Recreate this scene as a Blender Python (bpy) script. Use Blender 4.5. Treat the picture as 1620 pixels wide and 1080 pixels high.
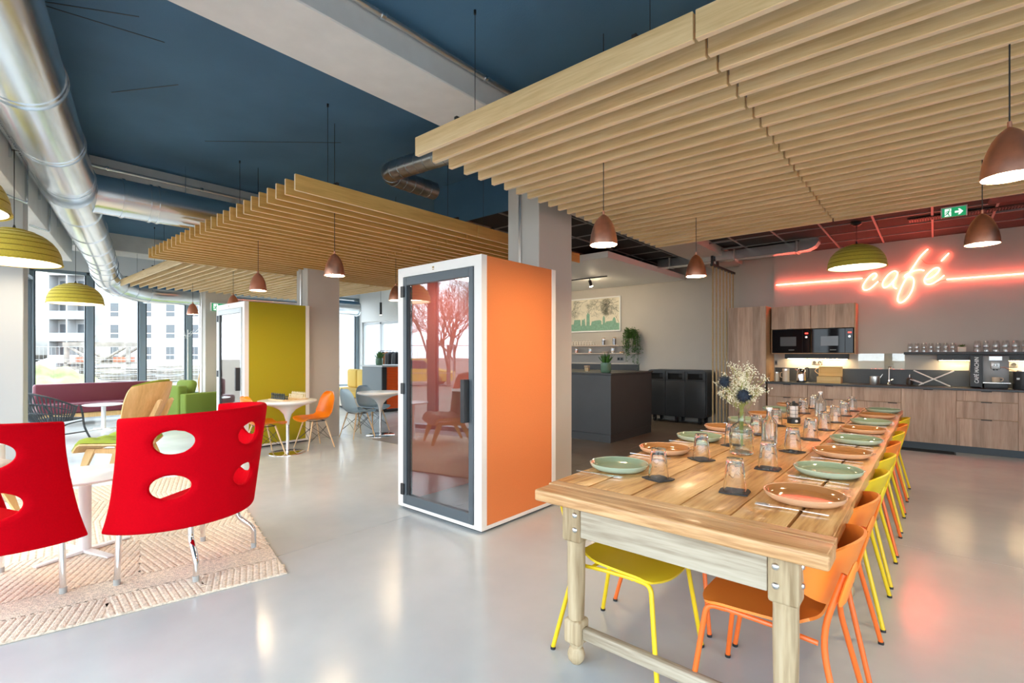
import bpy, bmesh, math, random
from mathutils import Vector, Matrix
random.seed(7)
PI = math.pi
for o in list(bpy.data.objects): bpy.data.objects.remove(o)
S = bpy.context.scene
COL = S.collection
# ------------------------------------------------------------------ camera
cam_d = bpy.data.cameras.new('camera'); cam = bpy.data.objects.new('camera', cam_d); COL.objects.link(cam)
cam_d.sensor_width = 36.0; cam_d.lens = 777.0/1620.0*36.0
cam_d.shift_y = 20.0/1620.0; cam_d.clip_start = 0.05; cam_d.clip_end = 400
cam.location = (0, 0, 1.40); cam.rotation_euler = (PI/2, 0, math.radians(40.69))
S.camera = cam
# ------------------------------------------------------------------ world: even overcast sky
W = bpy.data.worlds.new('overcast'); S.world = W; W.use_nodes = True
bg = W.node_tree.nodes['Background']
bg.inputs['Color'].default_value = (0.81, 0.91, 1.0, 1); bg.inputs['Strength'].default_value = 2.75
S.view_settings.view_transform = 'Standard'; S.view_settings.look = 'None'
S.view_settings.gamma = 1.0; S.view_settings.use_curve_mapping = False
S.view_settings.exposure = 1.55
S.cycles.max_bounces = 14; S.cycles.diffuse_bounces = 6; S.cycles.glossy_bounces = 5
S.cycles.transmission_bounces = 12; S.cycles.transparent_max_bounces = 24
S.cycles.sample_clamp_indirect = 6.0
def portal(loc, rot, sx, sy):
    l = bpy.data.lights.new('sky_portal', 'AREA'); l.shape = 'RECTANGLE'; l.size = sx; l.size_y = sy; l.energy = 1.0
    l.cycles.is_portal = True
    o = bpy.data.objects.new('sky_portal', l); COL.objects.link(o); o.location = loc; o.rotation_euler = rot
    return o
FB = math.atan2(-0.2234, 1.0)               # the slanting facade runs along this heading
FBO = Vector((-14.2, 1.2, 0))
cF, sF = math.cos(FB), math.sin(FB)
def fb(s, n, z=0.0): return Vector((FBO.x + cF*s - sF*n, FBO.y + sF*s + cF*n, z))
portal(fb(9.6, -0.12, 1.6), (PI/2, 0, FB), 19.0, 3.1)
portal((-14.32, 5.0, 1.6), (PI/2, 0, -PI/2), 7.6, 3.1)
portal((4.62, -0.5, 1.6), (PI/2, 0, PI/2), 4.2, 3.1)

# ------------------------------------------------------------------ helpers
ORD = ['nearest', 'second', 'third', 'fourth', 'fifth', 'sixth', 'seventh', 'farthest']
class MB:
    """collects shapes for one mesh"""
    def __init__(s): s.v = []; s.f = []
    def add(s, vs, fs):
        n = len(s.v); s.v += [tuple(v) for v in vs]; s.f += [tuple(i+n for i in f) for f in fs]; return s
    def box(s, x0, x1, y0, y1, z0, z1):
        return s.add([(x0,y0,z0),(x1,y0,z0),(x1,y1,z0),(x0,y1,z0),(x0,y0,z1),(x1,y0,z1),(x1,y1,z1),(x0,y1,z1)],
                     [(3,2,1,0),(4,5,6,7),(0,1,5,4),(1,2,6,5),(2,3,7,6),(3,0,4,7)])
    def rbox(s, x0, x1, y0, y1, z0, z1, r=0.01, seg=2):
        bm = bmesh.new()
        bmesh.ops.create_cube(bm, size=1.0)
        for v in bm.verts:
            v.co = Vector((x0 if v.co.x < 0 else x1, y0 if v.co.y < 0 else y1, z0 if v.co.z < 0 else z1))
        bmesh.ops.bevel(bm, geom=bm.edges[:] + bm.verts[:], offset=r, segments=seg, profile=0.5, affect='EDGES')
        bm.verts.index_update()
        s.add([v.co[:] for v in bm.verts], [tuple(v.index for v in f.verts) for f in bm.faces]); bm.free(); return s
    def lathe(s, prof, n=24, c=(0,0,0), sx=1.0, sy=1.0):
        b = []
        for r, z in prof:
            for k in range(n):
                a = 2*PI*k/n; b.append((c[0]+r*sx*math.cos(a), c[1]+r*sy*math.sin(a), c[2]+z))
        m = len(prof); fs = [(i*n+k, i*n+(k+1)%n, (i+1)*n+(k+1)%n, (i+1)*n+k) for i in range(m-1) for k in range(n)]
        return s.add(b, fs)
    def cyl(s, p, q, r, r2=None, n=12): return s.tube([p, q], r if r2 is None else [r, r2], n)
    def tube(s, pts, r, n=8, closed=False):
        pts = [Vector(p) for p in pts]; m = len(pts)
        rs = r if isinstance(r, (list, tuple)) else [r]*m
        b = []; ref = None
        for i, p in enumerate(pts):
            if closed: t = pts[(i+1) % m] - pts[i-1]
            else: t = pts[min(i+1, m-1)] - pts[max(i-1, 0)]
            t.normalize()
            if ref is None: ref = Vector((0,0,1)) if abs(t.z) < 0.9 else Vector((1,0,0))
            u = (ref - t*ref.dot(t))
            if u.length < 1e-5: u = t.orthogonal()
            u.normalize(); w = t.cross(u); ref = u
            for k in range(n):
                a = 2*PI*k/n; b.append(p + (u*math.cos(a) + w*math.sin(a))*rs[i])
        fs = [(i*n+k, i*n+(k+1)%n, ((i+1)%m)*n+(k+1)%n, ((i+1)%m)*n+k) for i in range(m if closed else m-1) for k in range(n)]
        if not closed: fs += [tuple(reversed(range(n))), tuple(range((m-1)*n, m*n))]
        return s.add(b, fs)
    def prism(s, poly, a, b, axis='z'):
        """extrude a 2D polygon between a and b along the axis"""
        n = len(poly)
        def P(u, v, w): return {'z': (u, v, w), 'y': (u, w, v), 'x': (w, u, v)}[axis]
        vs = [P(u, v, a) for u, v in poly] + [P(u, v, b) for u, v in poly]
        return s.add(vs, [tuple(range(n)), tuple(reversed(range(n, 2*n)))] + [(i, n+i, n+(i+1)%n, (i+1)%n) for i in range(n)])
    def grid(s, fn, nu, nv, thick=None, closed=False):
        """surface fn(u,v) with u,v in 0..1; with thick: a solid shell offset along the normal"""
        P = [[Vector(fn(i/nu, j/nv)) for j in range(nv+1)] for i in range(nu+1)]
        if thick is None:
            vs = [p for r in P for p in r]
            return s.add(vs, [(i*(nv+1)+j, (i+1)*(nv+1)+j, (i+1)*(nv+1)+j+1, i*(nv+1)+j+1) for i in range(nu) for j in range(nv)])
        N = []
        for i in range(nu+1):
            row = []
            for j in range(nv+1):
                du = P[min(i+1,nu)][j] - P[max(i-1,0)][j]; dv = P[i][min(j+1,nv)] - P[i][max(j-1,0)]
                nn = du.cross(dv); row.append(nn.normalized() if nn.length > 1e-9 else Vector((0,0,1)))
            N.append(row)
        k = (nu+1)*(nv+1); ix = lambda i, j, q: q*k + i*(nv+1) + j
        tk = thick if callable(thick) else (lambda u, v: thick)
        vs = [P[i][j] for i in range(nu+1) for j in range(nv+1)] + [P[i][j] + N[i][j]*tk(i/nu, j/nv) for i in range(nu+1) for j in range(nv+1)]
        fs = []
        for i in range(nu):
            for j in range(nv):
                fs.append((ix(i,j,0), ix(i,j+1,0), ix(i+1,j+1,0), ix(i+1,j,0)))
                fs.append((ix(i,j,1), ix(i+1,j,1), ix(i+1,j+1,1), ix(i,j+1,1)))
        for i in range(nu):
            fs.append((ix(i,0,0), ix(i+1,0,0), ix(i+1,0,1), ix(i,0,1))); fs.append((ix(i,nv,0), ix(i,nv,1), ix(i+1,nv,1), ix(i+1,nv,0)))
        for j in range(nv):
            fs.append((ix(0,j,0), ix(0,j,1), ix(0,j+1,1), ix(0,j+1,0))); fs.append((ix(nu,j,0), ix(nu,j+1,0), ix(nu,j+1,1), ix(nu,j,1)))
        return s.add(vs, fs)
    def mesh(s, name, mat, smooth=None):
        me = bpy.data.meshes.new(name); me.from_pydata(s.v, [], s.f); me.materials.append(mat)
        bm = bmesh.new(); bm.from_mesh(me); bmesh.ops.recalc_face_normals(bm, faces=bm.faces[:]); bm.to_mesh(me); bm.free()
        if smooth:
            me.shade_smooth(); me.set_sharp_from_angle(angle=math.radians(smooth))
        me.update(); return me
    def build(s, name, mat, parent=None, loc=(0,0,0), rz=0.0, smooth=40, rot=None):
        return link(name, s.mesh(name, mat, smooth), parent, loc, rz, rot)
def link(name, me, parent=None, loc=(0,0,0), rz=0.0, rot=None):
    o = bpy.data.objects.new(name, me); COL.objects.link(o)
    o.location = loc; o.rotation_euler = rot if rot else (0, 0, rz)
    if parent: o.parent = parent
    return o
def tag(o, label, cat, group=None, kind=None):
    o['label'] = label; o['category'] = cat
    if group: o['group'] = group
    if kind: o['kind'] = kind
    return o
def thing(name, label, cat, loc=(0,0,0), rz=0.0, group=None):
    o = bpy.data.objects.new(name, None); COL.objects.link(o); o.location = loc; o.rotation_euler = (0,0,rz); o.empty_display_size = 0.1
    return tag(o, label, cat, group)
def struct(o, label=None, cat=None):
    o['kind'] = 'structure'
    if label: o['label'] = label
    if cat: o['category'] = cat
    return o
def snode(name, label, cat, loc=(0,0,0), rz=0.0):
    return struct(thing(name, label, cat, loc, rz), label, cat)
def dup(root, loc, rz=0.0, label=None, group=None, mats=None):
    """a copy of a thing with copies of its parts and sub-parts; mats swaps materials (old -> new)"""
    def cp(o, par):
        c = o.copy(); COL.objects.link(c); c.parent = par
        if mats and o.type == 'MESH' and o.data.materials[0] in mats:
            key = (o.data.name, mats[o.data.materials[0]].name)
            if key not in _swap:
                me = o.data.copy(); me.materials[0] = mats[o.data.materials[0]]; _swap[key] = me
            c.data = _swap[key]
        for ch in o.children: cp(ch, c)
        return c
    r = cp(root, None); r.location = loc; r.rotation_euler = (0,0,rz)
    if label: r['label'] = label
    if group: r['group'] = group
    return r
_swap = {}
def bez(p0, p1, p2, p3, n=8):
    p0, p1, p2, p3 = map(Vector, (p0, p1, p2, p3))
    return [p0*(1-t)**3 + p1*3*t*(1-t)**2 + p2*3*t*t*(1-t) + p3*t**3 for t in (i/n for i in range(n+1))]
def smoothpath(pts, sub=5):
    pts = [Vector(p) for p in pts]; out = []
    for i in range(len(pts)-1):
        a = pts[max(i-1,0)]; b = pts[i]; c = pts[i+1]; d = pts[min(i+2,len(pts)-1)]
        for k in range(sub):
            t = k/sub
            out.append(0.5*((2*b) + (c-a)*t + (2*a-5*b+4*c-d)*t*t + (3*b-a-3*c+d)*t**3))
    return out + [pts[-1]]
def fillet(pts, r, n=5):
    """polyline with rounded corners"""
    pts = [Vector(p) for p in pts]; out = [pts[0]]
    for i in range(1, len(pts)-1):
        a, b, c = pts[i-1], pts[i], pts[i+1]
        u = (a-b); w = (c-b); q = min(r, u.length*0.49, w.length*0.49); p0 = b+u.normalized()*q; p1 = b+w.normalized()*q
        for k in range(n+1):
            t = k/n; out.append(p0*(1-t)**2 + b*2*t*(1-t) + p1*t*t)
    return out + [pts[-1]]

# ------------------------------------------------------------------ materials
def M_(name):
    m = bpy.data.materials.new(name); m.use_nodes = True
    return m, m.node_tree, m.node_tree.nodes['Principled BSDF']
def setc(b, key, v):
    if key in b.inputs: b.inputs[key].default_value = v
def mat(name, col, rough=0.5, metal=0.0, spec=0.5, var=0.0, vscale=6.0, bump=0.0, bscale=60.0, coat=0.0, sheen=0.0, aniso=None):
    m, t, b = M_(name)
    b.inputs['Base Color'].default_value = (*col, 1); b.inputs['Roughness'].default_value = rough; b.inputs['Metallic'].default_value = metal
    setc(b, 'Specular IOR Level', spec); setc(b, 'Coat Weight', coat); setc(b, 'Coat Roughness', 0.08)
    if sheen: setc(b, 'Sheen Weight', sheen)
    if var or bump:
        tc = t.nodes.new('ShaderNodeTexCoord')
    if var:
        n = t.nodes.new('ShaderNodeTexNoise'); n.inputs['Scale'].default_value = vscale; n.inputs['Detail'].default_value = 6
        r = t.nodes.new('ShaderNodeValToRGB'); r.color_ramp.elements[0].position = 0.3; r.color_ramp.elements[1].position = 0.7
        r.color_ramp.elements[0].color = tuple(c*(1-var) for c in col) + (1,); r.color_ramp.elements[1].color = tuple(min(1, c*(1+var)) for c in col) + (1,)
        t.links.new(tc.outputs['Object'], n.inputs['Vector']); t.links.new(n.outputs['Fac'], r.inputs['Fac']); t.links.new(r.outputs['Color'], b.inputs['Base Color'])
    if bump:
        n2 = t.nodes.new('ShaderNodeTexNoise'); n2.inputs['Scale'].default_value = bscale; n2.inputs['Detail'].default_value = 3
        bp = t.nodes.new('ShaderNodeBump'); bp.inputs['Strength'].default_value = bump; bp.inputs['Distance'].default_value = 0.01
        t.links.new(tc.outputs['Object'], n2.inputs['Vector']); t.links.new(n2.outputs['Fac'], bp.inputs['Height']); t.links.new(bp.outputs['Normal'], b.inputs['Normal'])
    return m
def wood(name, dark, mid, light, axis='x', grain=1.0, rough=0.45, stripes=None, coat=0.0, bump=0.15):
    """wood grain running along the axis of the object; every copy is shifted so no two look alike"""
    m, t, b = M_(name); N = t.nodes.new; L = t.links.new
    tc = N('ShaderNodeTexCoord'); oi = N('ShaderNodeObjectInfo'); mp = N('ShaderNodeMapping')
    off = N('ShaderNodeVectorMath'); off.operation = 'MULTIPLY_ADD'
    cmb = N('ShaderNodeCombineXYZ')
    for k in range(3): L(oi.outputs['Random'], cmb.inputs[k])
    off.inputs[1].default_value = (13.7, 29.1, 41.3); L(cmb.outputs[0], off.inputs[0]); L(tc.outputs['Object'], off.inputs[2])
    L(off.outputs[0], mp.inputs['Vector'])
    sc = {'x': (0.6, 9, 9), 'y': (9, 0.6, 9), 'z': (9, 9, 0.6)}[axis]; mp.inputs['Scale'].default_value = tuple(c*grain for c in sc)
    n1 = N('ShaderNodeTexNoise'); n1.inputs['Scale'].default_value = 1.6; n1.inputs['Detail'].default_value = 4; n1.inputs['Distortion'].default_value = 1.2
    n2 = N('ShaderNodeTexNoise'); n2.inputs['Scale'].default_value = 11; n2.inputs['Detail'].default_value = 5
    L(mp.outputs[0], n1.inputs['Vector']); L(mp.outputs[0], n2.inputs['Vector'])
    mx = N('ShaderNodeMath'); mx.operation = 'MULTIPLY_ADD'; mx.inputs[1].default_value = 0.35; L(n2.outputs['Fac'], mx.inputs[0])
    m2 = N('ShaderNodeMath'); m2.operation = 'MULTIPLY'; m2.inputs[1].default_value = 0.65; L(n1.outputs['Fac'], m2.inputs[0]); L(m2.outputs[0], mx.inputs[2])
    r = N('ShaderNodeValToRGB'); e = r.color_ramp.elements; e[0].position = 0.34; e[0].color = (*dark, 1); e[1].position = 0.66; e[1].color = (*light, 1)
    e2 = r.color_ramp.elements.new(0.5); e2.color = (*mid, 1)
    L(mx.outputs[0], r.inputs['Fac'])
    last = r.outputs['Color']
    if stripes:                                  # staves of slightly different tone side by side
        sx = N('ShaderNodeSeparateXYZ'); L(tc.outputs['Object'], sx.inputs[0])
        mu = N('ShaderNodeMath'); mu.operation = 'MULTIPLY'; mu.inputs[1].default_value = stripes[1]; L(sx.outputs[stripes[0]], mu.inputs[0])
        ad = N('ShaderNodeMath'); ad.operation = 'MULTIPLY_ADD'; ad.inputs[1].default_value = 37.0; L(oi.outputs['Random'], ad.inputs[0]); L(mu.outputs[0], ad.inputs[2])
        fl = N('ShaderNodeMath'); fl.operation = 'FLOOR'; L(ad.outputs[0], fl.inputs[0])
        wn = N('ShaderNodeTexWhiteNoise'); wn.noise_dimensions = '1D'; L(fl.outputs[0], wn.inputs['W'])
        rg = N('ShaderNodeMapRange'); rg.inputs['To Min'].default_value = 0.80; rg.inputs['To Max'].default_value = 1.14; L(wn.outputs['Value'], rg.inputs['Value'])
        ml = N('ShaderNodeVectorMath'); ml.operation = 'SCALE'; L(last, ml.inputs[0]); L(rg.outputs[0], ml.inputs['Scale']); last = ml.outputs[0]
    L(last, b.inputs['Base Color'])
    b.inputs['Roughness'].default_value = rough; setc(b, 'Coat Weight', coat); setc(b, 'Coat Roughness', 0.15)
    if bump:
        bp = N('ShaderNodeBump'); bp.inputs['Strength'].default_value = bump; bp.inputs['Distance'].default_value = 0.004
        L(n2.outputs['Fac'], bp.inputs['Height']); L(bp.outputs['Normal'], b.inputs['Normal'])
    return m
def emit(name, col, st):
    m, t, b = M_(name); b.inputs['Base Color'].default_value = (*col, 1)
    b.inputs['Emission Color'].default_value = (*col, 1); b.inputs['Emission Strength'].default_value = st; return m
def pane(name, tint=(0.95, 0.97, 0.97), f0=0.05, gcol=(1,1,1)):
    """thin sheet of glass: clear, with the mirror part growing towards grazing angles (Schlick)"""
    m, t, b = M_(name); t.nodes.remove(b); N = t.nodes.new; L = t.links.new
    tr = N('ShaderNodeBsdfTransparent'); tr.inputs['Color'].default_value = (*tint, 1)
    gl = N('ShaderNodeBsdfGlossy'); gl.inputs['Roughness'].default_value = 0.0; gl.inputs['Color'].default_value = (*gcol, 1)
    lw = N('ShaderNodeLayerWeight'); lw.inputs['Blend'].default_value = 0.5
    pw = N('ShaderNodeMath'); pw.operation = 'POWER'; pw.inputs[1].default_value = 5.0; L(lw.outputs['Facing'], pw.inputs[0])
    mr = N('ShaderNodeMath'); mr.operation = 'MULTIPLY_ADD'; mr.inputs[1].default_value = 1-f0; mr.inputs[2].default_value = f0; L(pw.outputs[0], mr.inputs[0])
    mx = N('ShaderNodeMixShader'); L(mr.outputs[0], mx.inputs['Fac']); L(tr.outputs[0], mx.inputs[1]); L(gl.outputs[0], mx.inputs[2])
    L(mx.outputs[0], t.nodes['Material Output'].inputs['Surface']); return m
def glass(name, col=(1,1,1), rough=0.0, ior=1.45):
    m, t, b = M_(name); b.inputs['Base Color'].default_value = (*col, 1); b.inputs['Roughness'].default_value = rough
    b.inputs['IOR'].default_value = ior; setc(b, 'Transmission Weight', 1.0); return m
MT = {}
MT['ceiling'] = mat('blue paint', (0.060, 0.155, 0.26), 0.75, var=0.12, vscale=1.5, bump=0.12, bscale=90)
MT['white'] = mat('white paint', (0.80, 0.80, 0.785), 0.6)
MT['offwhite'] = mat('warm white laminate', (0.86, 0.83, 0.79), 0.45)
MT['greige'] = mat('greige paint', (0.50, 0.46, 0.41), 0.7, var=0.03, vscale=2, bump=0.05, bscale=150)
MT['col'] = mat('pale grey paint', (0.53, 0.50, 0.455), 0.65, bump=0.05, bscale=120)
MT['beam'] = mat('grey concrete paint', (0.72, 0.72, 0.71), 0.7, var=0.04, bump=0.06, bscale=80)
MT['frame'] = mat('blue grey window metal', (0.20, 0.26, 0.30), 0.4)
MT['framed'] = mat('dark window gasket', (0.03, 0.045, 0.055), 0.5)
MT['pane'] = pane('window glass', (0.98, 0.99, 0.99), 0.025)
MT['black'] = mat('black metal', (0.018, 0.019, 0.021), 0.45)
MT['blackm'] = mat('matt black', (0.025, 0.027, 0.030), 0.7, spec=0.3)
MT['anthra'] = mat('anthracite laminate', (0.035, 0.039, 0.044), 0.42, var=0.1, vscale=3)
MT['steel'] = mat('galvanised steel', (0.72, 0.76, 0.79), 0.24, 1.0, var=0.06, vscale=3)
MT['spiral'] = mat('dark galvanised steel', (0.42, 0.45, 0.47), 0.30, 1.0, var=0.15, vscale=5)
MT['chrome'] = mat('chrome', (0.82, 0.83, 0.84), 0.08, 1.0)
MT['brushed'] = mat('brushed steel', (0.72, 0.71, 0.69), 0.28, 1.0)
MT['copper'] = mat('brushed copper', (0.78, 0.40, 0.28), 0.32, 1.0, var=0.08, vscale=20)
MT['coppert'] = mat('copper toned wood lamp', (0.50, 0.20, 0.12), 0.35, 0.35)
MT['inner'] = mat('white lamp lining', (0.85, 0.82, 0.76), 0.5)
MT['bulb'] = emit('warm lamp glow', (1.0, 0.76, 0.46), 66.0)
MT['bulbc'] = emit('cool lamp glow', (1.0, 0.84, 0.62), 5.5)
MT['led'] = emit('warm light strip', (1.0, 0.74, 0.40), 30.0)
MT['spot'] = emit('spot lamp glow', (1.0, 0.80, 0.52), 600.0)
MT['neon'] = emit('red neon', (1.0, 0.125, 0.078), 27.0)
MT['yellow_felt'] = mat('yellow felt', (0.60, 0.47, 0.045), 0.85, var=0.10, vscale=90, bump=0.3, bscale=220, sheen=0.2)
MT['groove_shade'] = mat('painted groove shade', (0.26, 0.19, 0.012), 0.9)  # dark tone stands in for shade in the grooves between felt rings
MT['pillar'] = mat('light grey paint', (0.42, 0.435, 0.44), 0.65)
MT['slot_black'] = mat('painted slot shade', (0.002, 0.002, 0.002), 0.9)  # black that stands in for the shade inside the bin slots
MT['oak'] = wood('oak veneer slat', (0.65, 0.44, 0.20), (0.78, 0.56, 0.285), (0.86, 0.65, 0.37), 'x')
MT['oaky'] = wood('oak veneer slat along', (0.58, 0.33, 0.085), (0.70, 0.42, 0.12), (0.78, 0.49, 0.16), 'y')
MT['oakl'] = wood('pale oak', (0.58, 0.40, 0.20), (0.69, 0.50, 0.27), (0.77, 0.58, 0.34), 'z')
MT['ply'] = wood('bent oak plywood', (0.60, 0.37, 0.14), (0.70, 0.45, 0.19), (0.78, 0.53, 0.25), 'z', 0.6, 0.4)
MT['beech'] = wood('beech leg', (0.62, 0.42, 0.22), (0.72, 0.52, 0.30), (0.80, 0.60, 0.38), 'z')
MT['kitw'] = wood('greyed oak front', (0.38, 0.245, 0.17), (0.50, 0.34, 0.245), (0.58, 0.42, 0.315), 'z', 1.0, 0.55, stripes=('X', 8.0))
MT['kits'] = wood('oak cabinet side', (0.36, 0.20, 0.09), (0.44, 0.26, 0.13), (0.50, 0.31, 0.17), 'z')
MT['top'] = wood('old pine plank', (0.34, 0.135, 0.032), (0.62, 0.34, 0.12), (0.75, 0.47, 0.20), 'y', 1.1, 0.38, coat=0.12, bump=0.3)
MT['topx'] = wood('old pine end board', (0.36, 0.16, 0.055), (0.60, 0.34, 0.15), (0.72, 0.48, 0.25), 'x', 1.4, 0.4, coat=0.12, bump=0.4)
MT['leg'] = wood('bleached pine', (0.27, 0.185, 0.095), (0.46, 0.35, 0.21), (0.56, 0.455, 0.30), 'z', 0.8, 0.6, bump=0.4)
MT['apron'] = wood('grey limed pine', (0.25, 0.195, 0.13), (0.44, 0.375, 0.28), (0.54, 0.475, 0.37), 'x', 0.9, 0.6, bump=0.4)
MT['ply_box'] = wood('bamboo', (0.60, 0.38, 0.12), (0.70, 0.46, 0.17), (0.76, 0.53, 0.22), 'x')
MT['orange'] = mat('orange plastic', (0.90, 0.25, 0.032), 0.42)
MT['orangem'] = mat('orange lacquered steel', (0.83, 0.155, 0.02), 0.35)
MT['yellow'] = mat('yellow plastic', (0.80, 0.58, 0.02), 0.42)
MT['yellowm'] = mat('yellow lacquered steel', (0.78, 0.55, 0.012), 0.35)
MT['eorange'] = mat('bright orange shell', (0.90, 0.235, 0.008), 0.32)
MT['eblue'] = mat('pale blue shell', (0.36, 0.53, 0.68), 0.35)
MT['red'] = mat('red felt upholstery', (0.58, 0.001, 0.008), 0.95, var=0.05, vscale=120, bump=0.15, bscale=300, spec=0.05)
MT['green'] = mat('lime green fabric', (0.30, 0.37, 0.04), 0.85, bump=0.2, bscale=200)
MT['dgreen'] = mat('moss green fabric', (0.15, 0.22, 0.03), 0.85, bump=0.2, bscale=200)
MT['wine'] = mat('burgundy leather', (0.145, 0.022, 0.040), 0.42, bump=0.1, bscale=120)
MT['mustard'] = mat('mustard fabric', (0.62, 0.42, 0.09), 0.85, bump=0.2, bscale=160)
MT['cream'] = mat('cream fabric', (0.74, 0.66, 0.56), 0.85)
MT['taupe'] = mat('taupe fabric', (0.50, 0.42, 0.36), 0.85, bump=0.2, bscale=200)
MT['felt_o'] = mat('orange felt panel', (0.78, 0.235, 0.075), 0.9, var=0.05, vscale=140, bump=0.12, bscale=260, spec=0.2)
MT['felt_y'] = mat('olive yellow felt panel', (0.40, 0.34, 0.018), 0.9, var=0.05, vscale=140, bump=0.12, bscale=260, spec=0.2)
MT['lining'] = mat('rose felt lining', (0.46, 0.115, 0.085), 0.9)
MT['lining_g'] = mat('grey green felt lining', (0.20, 0.21, 0.17), 0.9)
MT['carpet'] = mat('blue grey carpet tile', (0.16, 0.20, 0.225), 0.95, bump=0.3, bscale=300)
MT['door_g'] = mat('dark grey door frame', (0.085, 0.105, 0.12), 0.4)
MT['door_l'] = mat('pale grey door frame', (0.50, 0.53, 0.55), 0.4)
MT['bglass'] = pane('booth glass', (0.93, 0.92, 0.92), 0.095)
MT['black_glass'] = mat('black oven glass', (0.008, 0.008, 0.010), 0.04, spec=0.2)
MT['rattan'] = mat('charcoal rattan', (0.035, 0.042, 0.050), 0.5)
MT['wtable'] = mat('white lacquer', (0.80, 0.80, 0.79), 0.22)
MT['wmetal'] = mat('white powder coat', (0.80, 0.80, 0.80), 0.4)
MT['plate_g'] = mat('sage green glaze', (0.44, 0.55, 0.42), 0.12, coat=0.4)
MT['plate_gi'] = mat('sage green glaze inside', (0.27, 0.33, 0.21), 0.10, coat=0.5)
MT['plate_t'] = mat('terracotta glaze', (0.72, 0.43, 0.25), 0.14, coat=0.4)
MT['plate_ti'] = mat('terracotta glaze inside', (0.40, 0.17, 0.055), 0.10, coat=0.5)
MT['slate'] = mat('black slate', (0.022, 0.022, 0.026), 0.6)
MT['glass'] = glass('clear glass', (0.99, 1.0, 0.99), 0.0, 1.36)
MT['glassg'] = glass('green tinted glass', (0.90, 0.97, 0.93))
MT['thin'] = pane('thin clear glass', (0.95, 0.95, 0.95), 0.06)
MT['leaf'] = mat('leaf green', (0.055, 0.16, 0.025), 0.5, var=0.3, vscale=30)
MT['leaf2'] = mat('ivy green', (0.06, 0.15, 0.02), 0.5, var=0.5, vscale=25)
MT['pot'] = mat('green glazed pot', (0.10, 0.20, 0.13), 0.25)
MT['stem'] = mat('dried stem', (0.33, 0.34, 0.10), 0.8)
MT['bloom'] = mat('dried white blossom', (0.74, 0.68, 0.50), 0.9)
MT['thistle'] = mat('blue thistle', (0.012, 0.022, 0.040), 0.8)
MT['cork'] = mat('cork lid', (0.62, 0.42, 0.25), 0.8)
MT['ceramic'] = mat('beige ceramic', (0.68, 0.56, 0.42), 0.3)
MT['greyp'] = mat('grey machine casing', (0.23, 0.225, 0.22), 0.4, 0.3)
MT['rope'] = mat('jute rope', (0.52, 0.38, 0.20), 0.9, var=0.25, vscale=120, bump=0.5, bscale=150)
MT['jute'] = mat('jute braid', (0.79, 0.69, 0.56), 0.95, var=0.25, vscale=60, bump=0.5, bscale=160)
MT['tile_dk'] = mat('black ceiling tile', (0.020, 0.018, 0.018), 0.85, bump=0.3, bscale=120)
MT['tbar'] = mat('grey ceiling rail', (0.22, 0.21, 0.205), 0.5)
MT['exit_g'] = emit('exit sign green', (0.01, 0.26, 0.10), 0.35)
MT['exit_w'] = emit('exit sign white', (0.9, 1.0, 0.94), 0.3)
MT['print'] = mat('print paper', (0.74, 0.68, 0.54), 0.6, var=0.10, vscale=5)
MT['print_g'] = mat('print green ink', (0.20, 0.38, 0.28), 0.6, var=0.15, vscale=30)
MT['print_k'] = mat('print dark ink', (0.16, 0.18, 0.14), 0.7)
MT['orange_l'] = mat('glossy orange lamella', (0.80, 0.11, 0.015), 0.2, coat=0.4)
MT['redled'] = emit('red display', (1.0, 0.03, 0.02), 2.5)
MT['booth_fill'] = emit('added booth fill glow', (1.0, 0.93, 0.85), 6.5)  # added glow, brightens the booth interiors
MT['edge'] = mat('pale edge banding', (0.84, 0.66, 0.45), 0.5)
MT['banner'] = mat('pink window film', (0.75, 0.10, 0.22), 0.5)
MT['screen'] = emit('pale display', (0.75, 0.85, 0.9), 0.25)

# ================================================================== THE SETTING
def concrete(name, c1, c2, rough=(0.16, 0.255)):
    m, t, b = M_(name); N = t.nodes.new; L = t.links.new
    tc = N('ShaderNodeNewGeometry')
    n1 = N('ShaderNodeTexNoise'); n1.inputs['Scale'].default_value = 0.9; n1.inputs['Detail'].default_value = 4; n1.inputs['Roughness'].default_value = 0.5
    n2 = N('ShaderNodeTexNoise'); n2.inputs['Scale'].default_value = 5; n2.inputs['Detail'].default_value = 3
    L(tc.outputs['Position'], n1.inputs['Vector']); L(tc.outputs['Position'], n2.inputs['Vector'])
    ad = N('ShaderNodeMath'); ad.operation = 'MULTIPLY_ADD'; ad.inputs[1].default_value = 0.3; L(n2.outputs['Fac'], ad.inputs[0])
    mu = N('ShaderNodeMath'); mu.operation = 'MULTIPLY'; mu.inputs[1].default_value = 0.7; L(n1.outputs['Fac'], mu.inputs[0]); L(mu.outputs[0], ad.inputs[2])
    r = N('ShaderNodeValToRGB'); e = r.color_ramp.elements; e[0].position = 0.28; e[0].color = (*c1, 1); e[1].position = 0.72; e[1].color = (*c2, 1)
    L(ad.outputs[0], r.inputs['Fac']); L(r.outputs['Color'], b.inputs['Base Color'])
    rr = N('ShaderNodeMapRange'); rr.inputs['From Min'].default_value = 0.35; rr.inputs['From Max'].default_value = 0.65
    rr.inputs['To Min'].default_value = rough[0]; rr.inputs['To Max'].default_value = rough[1]
    L(n1.outputs['Fac'], rr.inputs['Value']); L(rr.outputs[0], b.inputs['Roughness'])
    return m
MT['concrete'] = concrete('polished concrete', (0.455, 0.495, 0.52), (0.55, 0.59, 0.61))
MT['ftile'] = concrete('brown grey floor tile', (0.13, 0.105, 0.085), (0.19, 0.155, 0.125), (0.3, 0.45))
MT['joint'] = mat('dark joint', (0.06, 0.06, 0.06), 0.9)
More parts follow.
